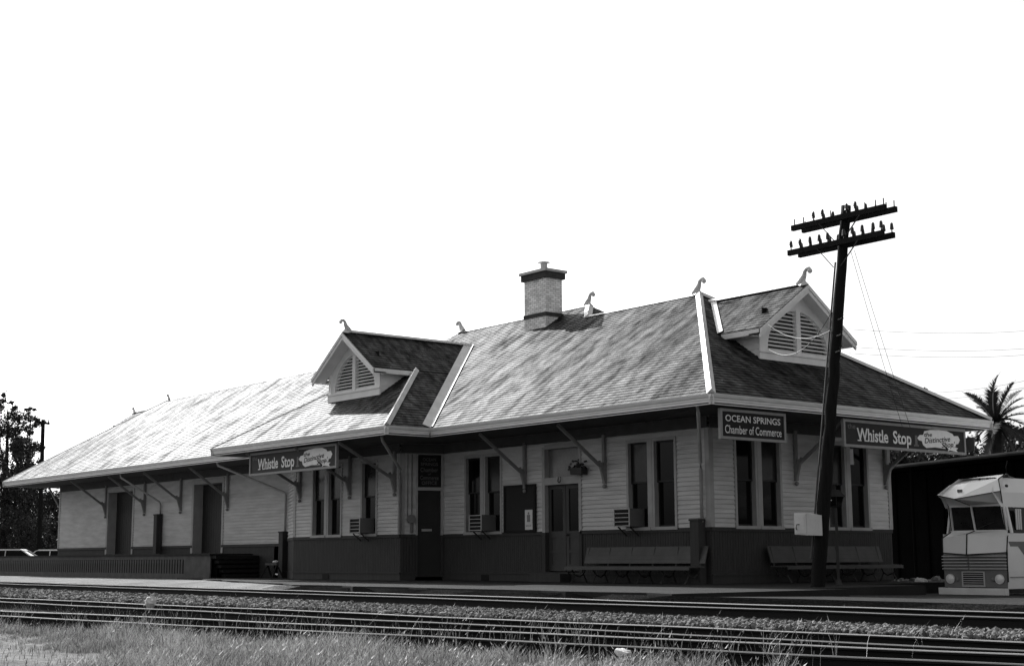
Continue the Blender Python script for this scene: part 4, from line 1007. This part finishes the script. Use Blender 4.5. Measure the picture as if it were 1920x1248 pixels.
    b = MB(); b.fbox(F, .03, H-.03, -.08, .355, .05, .072); b.build('lower_panel', M_['busgrey'], t)
    b = MB(); b.fbox(F, c-.38, c+.30, -.07, .34, .072, .09); rg = b.build('radiator_grille', M_['acgrey'], t)
    b = MB(); b.fbox(F, c-.34, c+.26, -.04, .31, .09, .094); b.build('backing', M_['black'], rg)
    for i in range(6): b = MB(); b.fbox(F, c-.34, c+.26, -.03+i*.058, -.012+i*.058, .094, .11); b.build('bar', M_['acgrey'], rg)
    for u, v in ((.22, .42), (H-.22, H-.42)):
        b = MB(); b.ball(B(u, .14, .08), .115, 14, 8, (1, .5, 1)); hl = b.build('headlight', M_['lens'], t, smooth=True)
        b = MB(); b.tube([B(u, .14, .07), B(u, .14, .10)], .13, 16); b.build('bezel', M_['chrome'], hl)
        b = MB(); b.ball(B(v, .12, .08), .06, 10, 6, (1, .5, 1)); b.build('indicator', M_['busgrey'], t)
    b = MB(); b.fbox(F, -.06, H+.02, -.28, -.10, .08, .22); b.build('bumper', M_['chrome'], t)
    # stripe on the side, seam, wheels, lamp, aerial
    for s_ in (0, 1):
        u = 0 if s_ == 0 else H; k = -1 if s_ == 0 else 1
        b = MB(); z0, z1 = 1.0, 1.13
        b.hull([B(u, z0, -.12), B(u+.006*k, z0, -.12), B(u+.006*k, z0, -3), B(u, z0, -3), B(u, z1, -.05), B(u+.006*k, z1, -.05), B(u+.006*k, z1, -3), B(u, z1, -3)])
        b.hull([B(u, .72, -.75), B(u+.006*k, .72, -.75), B(u+.006*k, .72, -1.0), B(u, .72, -1.0), B(u, 1.0, -.45), B(u+.006*k, 1.0, -.45), B(u+.006*k, 1.0, -.9), B(u, 1.0, -.9)])
        b.build('stripe', M_['busgrey'], t)
        b = MB(); b.fbox(F, *sorted((u-.0*k, u+.008*k)), .18, .20, -4.5, -.05); b.build('seam', M_['busgrey'], t)
        for d in (-1.25, -4.9):
            w = MB(); w.tube([B(u-.22*k, .02, d), B(u+.012*k, .02, d)], .36, 20); wh = w.build('wheel', M_['black'], t)
            w = MB(); w.tube([B(u+.0*k, .02, d), B(u+.02*k, .02, d)], .2, 16); w.build('rim', M_['chrome'], wh)
        b = MB(); b.ball(B(u-.14*k, 2.62, -.32), .07, 10, 6, (.4, 1, .6)); b.build('side_lamp', M_['iron'], t)
    b = MB(); b.tube([B(H-.3, 2.9, -.6), B(H-.28, 3.15, -.55), B(H-.2, 3.3, -.5)], .012, 6); b.ball(B(H-.3, 2.92, -.6), .05); b.build('aerial', M_['iron'], t)
    return t
t = coach(); t.scale = (.90, .955, .865); t.location = CAM+(Vector(t.location)-CAM)*.955+Vector((.03, 0, 0))
# ------------------------------------------------------------------ dark shed behind
def D(u, v, d): return CAM+(Fv+R2*((u-960)/2666.37)+U2*((624-v)/2666.37))*d
a = D(1960, 842, 48); c_ = D(1640, 881, 58); dr_ = Vector((c_.x-a.x, c_.y-a.y, 0)); t = thing('shed', (a.x, a.y, -.4), 'long dark open shed with a pale roof edge behind the camper bus', 'shed')
zc = 4.15; nrm = Vector((-dr_.y, dr_.x, 0)).normalized()
if nrm.dot(Fv) < 0: nrm = -nrm
a0 = Vector((a.x, a.y, 0))-dr_*.8; b0 = Vector((a.x, a.y, 0))+dr_*1.6
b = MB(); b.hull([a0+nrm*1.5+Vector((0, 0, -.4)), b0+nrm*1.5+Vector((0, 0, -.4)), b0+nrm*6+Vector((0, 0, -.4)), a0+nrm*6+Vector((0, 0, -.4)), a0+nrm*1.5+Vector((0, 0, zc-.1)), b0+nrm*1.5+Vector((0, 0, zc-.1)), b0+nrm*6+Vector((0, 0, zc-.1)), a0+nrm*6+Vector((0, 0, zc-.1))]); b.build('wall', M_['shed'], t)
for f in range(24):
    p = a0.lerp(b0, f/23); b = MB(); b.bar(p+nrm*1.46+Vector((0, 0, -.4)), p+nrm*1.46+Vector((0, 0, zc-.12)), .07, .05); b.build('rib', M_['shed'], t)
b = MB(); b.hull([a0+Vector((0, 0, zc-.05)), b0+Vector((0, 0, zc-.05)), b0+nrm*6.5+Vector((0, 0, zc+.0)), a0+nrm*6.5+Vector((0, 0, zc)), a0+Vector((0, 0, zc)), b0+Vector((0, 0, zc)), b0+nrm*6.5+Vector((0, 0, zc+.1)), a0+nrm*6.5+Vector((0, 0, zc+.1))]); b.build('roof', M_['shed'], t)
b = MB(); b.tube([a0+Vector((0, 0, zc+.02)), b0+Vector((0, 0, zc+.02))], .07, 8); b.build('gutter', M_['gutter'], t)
for f in (0, .33, .66, 1): 
    p = a0.lerp(b0, f); b = MB(); b.tube([p+nrm*.2+Vector((0, 0, -.4)), p+nrm*.2+Vector((0, 0, zc))], .06, 8); b.build('post', M_['shed'], t)
# ------------------------------------------------------------------ trees
def tree(base, H, crown, nleaf, leaf, label, group, seed, mat='leaf', name='broadleaf_tree', trunk=.25):
    r = np.random.default_rng(seed); base = Vector(base)
    t = thing(name, base, label, 'tree', group)
    b = MB(); b.tube([base+Vector((0, 0, -.3)), base+Vector((.1, 0, H*.25)), base+Vector((-.15, .1, H*.5)), base+Vector((0, 0, H*.8))], [trunk*1.3, trunk, trunk*.7, trunk*.25], 9)
    for (cx_, cy_, cz_, rad) in crown:
        z0 = H*r.uniform(.2, .5); p = base+Vector((0, 0, z0)); q = base+Vector((cx_, cy_, cz_))
        b.tube([p, p.lerp(q, .5)+Vector((0, 0, .3)), q], [trunk*.45, trunk*.3, trunk*.1], 6)
    b.build('trunk', M_['bark'], t)
    V = []; Fc = []; nv = 0; tot = sum(c[3]**2 for c in crown)
    for (cx_, cy_, cz_, rad) in crown:
        n = int(nleaf*rad**2/tot); ncl = max(6, int(rad*11))
        cl = r.normal(size=(ncl, 3)); cl /= np.linalg.norm(cl, axis=1)[:, None]; cl *= (r.random((ncl, 1))**.4)*rad; cl[:, 2] *= .8
        for i in range(n):
            k = cl[r.integers(ncl)]; p = k+r.normal(size=3)*rad*.13+np.array([cx_, cy_, cz_])
            a = r.normal(size=3); a /= np.linalg.norm(a); c2 = np.cross(a, r.normal(size=3)); c2 /= np.linalg.norm(c2)
            s = leaf*r.uniform(.6, 1.4); V += [tuple(p-a*s), tuple(p-c2*s*.5), tuple(p+a*s), tuple(p+c2*s*.5)]; Fc.append((nv, nv+1, nv+2, nv+3)); nv += 4
    me = bpy.data.meshes.new('crown'); me.from_pydata(V, [], Fc); me.materials.append(M_[mat]); o = bpy.data.objects.new('crown', me); COL.objects.link(o); o.parent = t; MW[o.name] = MW[t.name]
    return t
def G(u, d, z=-.4):
    p = D(u, 1060, d); return Vector((p.x, p.y, z))
GT = 'trees beyond the left end of the station'
tree(G(2, 100), 13, [(0, 0, 11.0, 1.5), (-1.5, 0, 9.4, 2.0), (.5, .8, 8.6, 1.6), (-.5, 0, 6.6, 2.4), (1.0, 0, 5.4, 2.0), (-1.6, 0, 3.6, 2.2), (1.4, 1, 3, 2.0), (-.3, 0, 12.2, .8)], 26000, .095, 'tall dark tree at the left edge, its crown reaching highest', GT, 1)
tree(G(44, 104), 12.3, [(0, .2, 11.0, .9), (-.5, 0, 9.4, 1.1), (.2, 0, 8.0, 1.2), (-.6, 0, 6.6, 1.9), (.6, .6, 5.0, 1.9), (-.8, .4, 3.2, 2.1), (.9, 1, 2.2, 1.7), (.1, 0, 12.0, .5)], 22000, .09, 'slender dark tree with a loose pointed crown right of the tallest', GT, 2)
tree(G(98, 112), 7, [(0, 0, 5.6, 1.1), (.6, 0, 4.6, 1.3), (-.9, 0, 3.6, 1.7), (1.2, 1, 3, 1.7), (.2, 0, 1.8, 2.0)], 9000, .13, 'low bushy dark tree close to the end of the station roof', GT, 3)
for k, (u, d, h) in enumerate(((-40, 118, 8), (20, 122, 7), (60, 126, 6.5), (110, 124, 5), (150, 130, 5))):
    tree(G(u, d), h, [(r_*1.7-2.5, 0, h*.45+.6*((r_*7) % 3), 2.2) for r_ in range(4)]+[(r_*1.7-2.5, .5, h*.18, 2.0) for r_ in range(4)], 6500, .2, ['dark thicket at the far left edge behind the tall tree', 'dark thicket filling the gap under the tall tree', 'dark thicket below the slender tree', 'dark thicket just left of the freight end wall', 'dark thicket half hidden behind the freight end wall'][k], GT, 20+k, name='thicket_tree')
# trees on the right behind the shed
tree(G(1915, 84), 10, [(0, 0, 7.4, 1.9), (1.6, 0, 6.4, 2.1), (-.6, 0, 5.6, 1.9), (1, 0, 4.4, 2.4), (3, 1, 7.5, 2)], 9000, .15, 'dark broad tree at the right edge behind the palm', 'trees behind the shed', 5)
tree(G(1845, 90), 8.5, [(0, 0, 6.4, 1.3), (1, 0, 5.6, 1.5), (-1, .5, 5.2, 1.3), (.3, 0, 4.4, 2)], 4000, .14, 'small dark tree left of the palm above the eave corner', 'trees behind the shed', 6)
tree(G(1742, 120), 15.2, [(0, 0, 14.7, .5), (.5, 0, 15.0, .35), (0, 0, 13.2, .9), (.2, 0, 11.3, 1.5), (-.5, 0, 9, 2.1), (.8, 0, 7, 2.2)], 12000, .12, 'distant treetop just peeping over the rear hip of the roof', 'trees behind the shed', 8)
for k, (u, d) in enumerate(((1690, 86), (1755, 88), (1815, 84))):
    tree(G(u, d), 8.6, [(0, 0, 7.4, 1.2), (1.2, 0, 6.6, 1.2), (-1.2, 0, 6.7, 1.3), (0, 0, 5.4, 1.7), (1.5, 0, 4.6, 1.5), (-1.4, 0, 4.6, 1.5)], 9000, .13, ['dark foliage seen through the gap under the end eave, leftmost', 'dark foliage behind the right end of the shop sign', 'dark foliage below the rear eave corner, beside the blank panel'][k], 'trees behind the shed', 40+k)
tree(G(1905, 78), 9, [(0, 0, 6.6, 1.5), (1.3, 0, 6.2, 1.6), (-.9, 0, 5.2, 1.6), (1, 0, 4.4, 2)], 9000, .13, 'dense dark foliage crowding the palm from behind at the right edge', 'trees behind the shed', 9)
def palm():
    base = G(1866, 72); top = D(1866, 792, 72)
    t = thing('palm_tree', base, 'feathery date palm rising behind the shed and camper bus', 'palm tree')
    b = MB(); b.tube([base, base.lerp(top, .5)+Vector((.1, 0, 0)), top], [.32, .26, .3], 12); b.build('trunk', M_['bark'], t)
    r = np.random.default_rng(4)
    fr = [(1803, 734, -.2), (1876, 697, 0), (1905, 712, -.2), (1925, 745, 0), (1950, 780, .3), (1800, 790, .2), (1815, 850, .2), (1850, 870, -.3), (1905, 860, -.4), (1940, 840, 0), (1860, 820, -.9), (1925, 800, -.8), (1920, 728, .5), (1935, 760, .6), (1830, 765, .4), (1895, 765, .7), (1860, 760, .6), (1880, 850, .6), (1920, 835, .7), (1845, 800, .7), (1830, 820, -.4)]
    for (u, v, dd) in fr:
        tip = D(u, v, 72+dd*2); c = top; out = tip-c
        mid = c+out*.5+Vector((0, 0, .5))-Rv*(.45 if v < 705 else 0); pts = []
        for i in range(17):
            s = i/16; p = c*(1-s)**2+mid*2*s*(1-s)+tip*s*s; pts.append(p)
        rib = MB(); rib.tube(pts, [.035*(1-i/17)+.008 for i in range(17)], 5); 
        f = MB(); f.tube([Vector(p)+Vector((0, 0, .0)) for p in pts], [.03*(1-i/17)+.006 for i in range(17)], 5)
        f.mi = [1 if (u, v) in ((1803, 734), (1876, 697)) else 0]*len(f.f)
        f.cur = 0
        for i in range(1, 17):
            for sub in (0, .14, .28, .42, .56, .7, .85):
                p = pts[i-1].lerp(pts[i], sub); tg = (pts[i]-pts[i-1]).normalized(); sd_ = tg.cross(Vector((0, 0, 1)))
                if sd_.length < .2: sd_ = tg.cross(Fv)
                sd_.normalize(); upv = sd_.cross(tg).normalized(); ln = .62*math.sin(math.pi*min(1, (i+sub+1.5)/17))**.6*r.uniform(.8, 1.1)
                for q in (-1, 1):
                    e = p+(sd_*q*.75+tg*.55+upv*.35*r.uniform(.2, 1)+Vector((0, 0, -.1)))*ln; wv = tg*.036
                    f.face([p-wv, p+wv, e])
        f.build('frond', [M_['frond'], M_['frondrib']], t)
palm()
# far utility pole and cars at left
fb = G(73, 92); t = thing('utility_pole', fb, 'small distant utility pole among the trees at the left', 'utility pole')
ft = D(81, 786, 92)
b = MB(); b.tube([fb, ft], [.17, .13], 8); b.build('pole', M_['pole'], t)
b = MB(); b.bar(D(70, 791, 92), D(93, 794, 92), .12, .14); fa = b.build('crossarm', M_['pole'], t)
for u in (72, 78, 86, 91): b = MB(); q = D(u, 794, 92); b.tube([q, q+Vector((0, 0, .28))], [.06, .03], 6); b.build('insulator', M_['iron'], fa)
def car(p, ang, label):
    t = thing('parked_car', p, label, 'car', 'pale cars parked beyond the loading platform', ang)
    m = MW[t.name]
    def T(x, y, z): return m @ Vector((x, y, z))
    b = MB(); sec = [(-2.4, .45, .80, .78), (-2.2, .3, .92, .84), (-1.2, .28, .98, .88), (1.0, .28, .95, .88), (2.1, .3, .88, .84), (2.4, .42, .75, .78)]
    for i in range(len(sec)-1):
        x0, a0_, t0, w0 = sec[i]; x1, a1_, t1, w1 = sec[i+1]
        b.hull([T(x0, -w0, a0_), T(x1, -w1, a1_), T(x1, w1, a1_), T(x0, w0, a0_), T(x0, -w0*.96, t0), T(x1, -w1*.96, t1), T(x1, w1*.96, t1), T(x0, w0*.96, t0)])
    b.build('body', M_['carwhite'], t)
    b = MB(); b.hull([T(-1.75, -.78, .95), T(1.05, -.78, .95), T(1.05, .78, .95), T(-1.75, .78, .95), T(-1.25, -.66, 1.33), T(.45, -.66, 1.33), T(.45, .66, 1.33), T(-1.25, .66, 1.33)]); b.build('windows', M_['glass'], t)
    b = MB(); b.hull([T(-1.3, -.68, 1.33), T(.5, -.68, 1.33), T(.5, .68, 1.33), T(-1.3, .68, 1.33), T(-1.15, -.6, 1.41), T(.35, -.6, 1.41), T(.35, .6, 1.41), T(-1.15, .6, 1.41)])
    for x, xx in ((-1.78, -1.28), (-.45, -.45), (1.08, .48)):
        for s_ in (-1, 1): b.bar(T(x, s_*.79, .95), T(xx, s_*.67, 1.34), .05, .06)
    b.build('roof', M_['carwhite'], t)
    for x in (-1.5, 1.45):
        for s_ in (-1, 1):
            b = MB(); b.tube([T(x, s_*.6, .32), T(x, s_*.85, .32)], .32, 14); w = b.build('wheel', M_['black'], t)
            b = MB(); b.tube([T(x, s_*.8, .32), T(x, s_*.87, .32)], .18, 12); b.build('rim', M_['chrome'], w)
car(G(30, 84, -.09), math.radians(55), 'pale saloon car beyond the loading platform at the far left')
car(G(112, 88, -.09), math.radians(55), 'pale car mostly hidden behind the left end wall of the station')
# ------------------------------------------------------------------ wires and small things on the ground
def wire(a, b, sag, r, label, n=14):
    a = Vector(a); b = Vector(b); m = MB(); m.tube([a.lerp(b, i/n)-Vector((0, 0, sag*4*(i/n)*(1-i/n))) for i in range(n+1)], r, 5)
    tag(m.build('overhead_wire', M_['iron'], loc=a), label, 'wire', 'thin overhead wires')
p0 = pz(5.15)
for k, (v0, v1, l) in enumerate(((615, 617, 'uppermost of the thin wires running right from the leaning pole'), (648, 650, 'middle thin wire running right from the leaning pole'), (660, 662, 'lowest thin wire running right from the leaning pole'))):
    q = D(1960, v1, 40); wire(D(1592, v0+2, 29.5), q, .1, .0045, l)
wire(D(1595, 470, 29.9), D(1692, 800, 36), .05, .006, 'left strand of the faint wire pair slanting from the crossarm down to the end eave')
wire(D(1602, 470, 29.9), D(1708, 805, 36.5), .05, .006, 'right strand of the faint wire pair slanting from the crossarm down to the end eave')
wire(D(1690, 735, 95), D(1960, 705, 70), .3, .016, 'upper distant wire crossing the sky before the palm')
wire(D(1690, 748, 95), D(1960, 717, 70), .3, .016, 'lower distant wire crossing the sky before the palm')
wire((-8.2, -.12, 3.86), (1.2, -1.9, 4.02), .12, .008, 'dark wire looping along the front wall under the eave')
wire(D(1440, 608, 33.8), pz(5.5)+Vector((-.1, -.1, 0)), .25, .008, 'slack wire from the end gable to the leaning pole')
wire(D(1442, 655, 33.8), pz(5.9)+Vector((-.1, -.1, 0)), .45, .008, 'lower slack wire from the end gable sill to the leaning pole')
def rock(c, r, label, sc=(1, 1, .8), seed=1):
    rr = np.random.default_rng(seed); m = MB(); m.ball((0, 0, 0), 1, 9, 6)
    m.v = [tuple(np.array(v)*(1+.18*math.sin(5*v[0]+seed)+.12*math.sin(7*v[1]+4*v[2]))*r*np.array(sc)+np.array(c)) for v in m.v]
    tag(m.build('rock', M_['rock'], loc=c), label, 'rock')
rock((-2.4, -13.55, -.20), .13, 'pale jagged lump resting on the rail at the left', (1, .8, .95), 2)
rock((13.84, -16.05, -.28), .075, 'small pale block on the near rail at bottom right', (1.5, .8, .5), 3)
q = D(1727, 1083, 36.5); rock((q.x, q.y, -.02), .16, 'white rounded stone in the dark between station and camper bus', (1, 1, .8), 4)

for k in range(11):
    q = D(1680+k*9.5, 1086+3*math.sin(k*2.1), 37.5+.25*(k % 3)); c0 = (q.x, q.y, -.06+.04*math.sin(k*1.7)); rr_ = .13+.05*math.sin(k*3.3)
    m = MB(); m.ball((0, 0, 0), 1, 8, 5)
    m.v = [tuple(np.array(v)*(1+.2*math.sin(5*v[0]+k)+.12*math.sin(7*v[1]+4*v[2]))*rr_*np.array((1.3, 1, .8))+np.array(c0)) for v in m.v]
    tag(m.build('rubble_stone', M_['stone'], loc=c0), 'dull rubble stone, %s from the left in the low heap beside the camper bus' % ('first', 'second', 'third', 'fourth', 'fifth', 'sixth', 'seventh', 'eighth', 'ninth', 'tenth', 'last')[k], 'stone', 'rubble stones heaped behind the station corner')
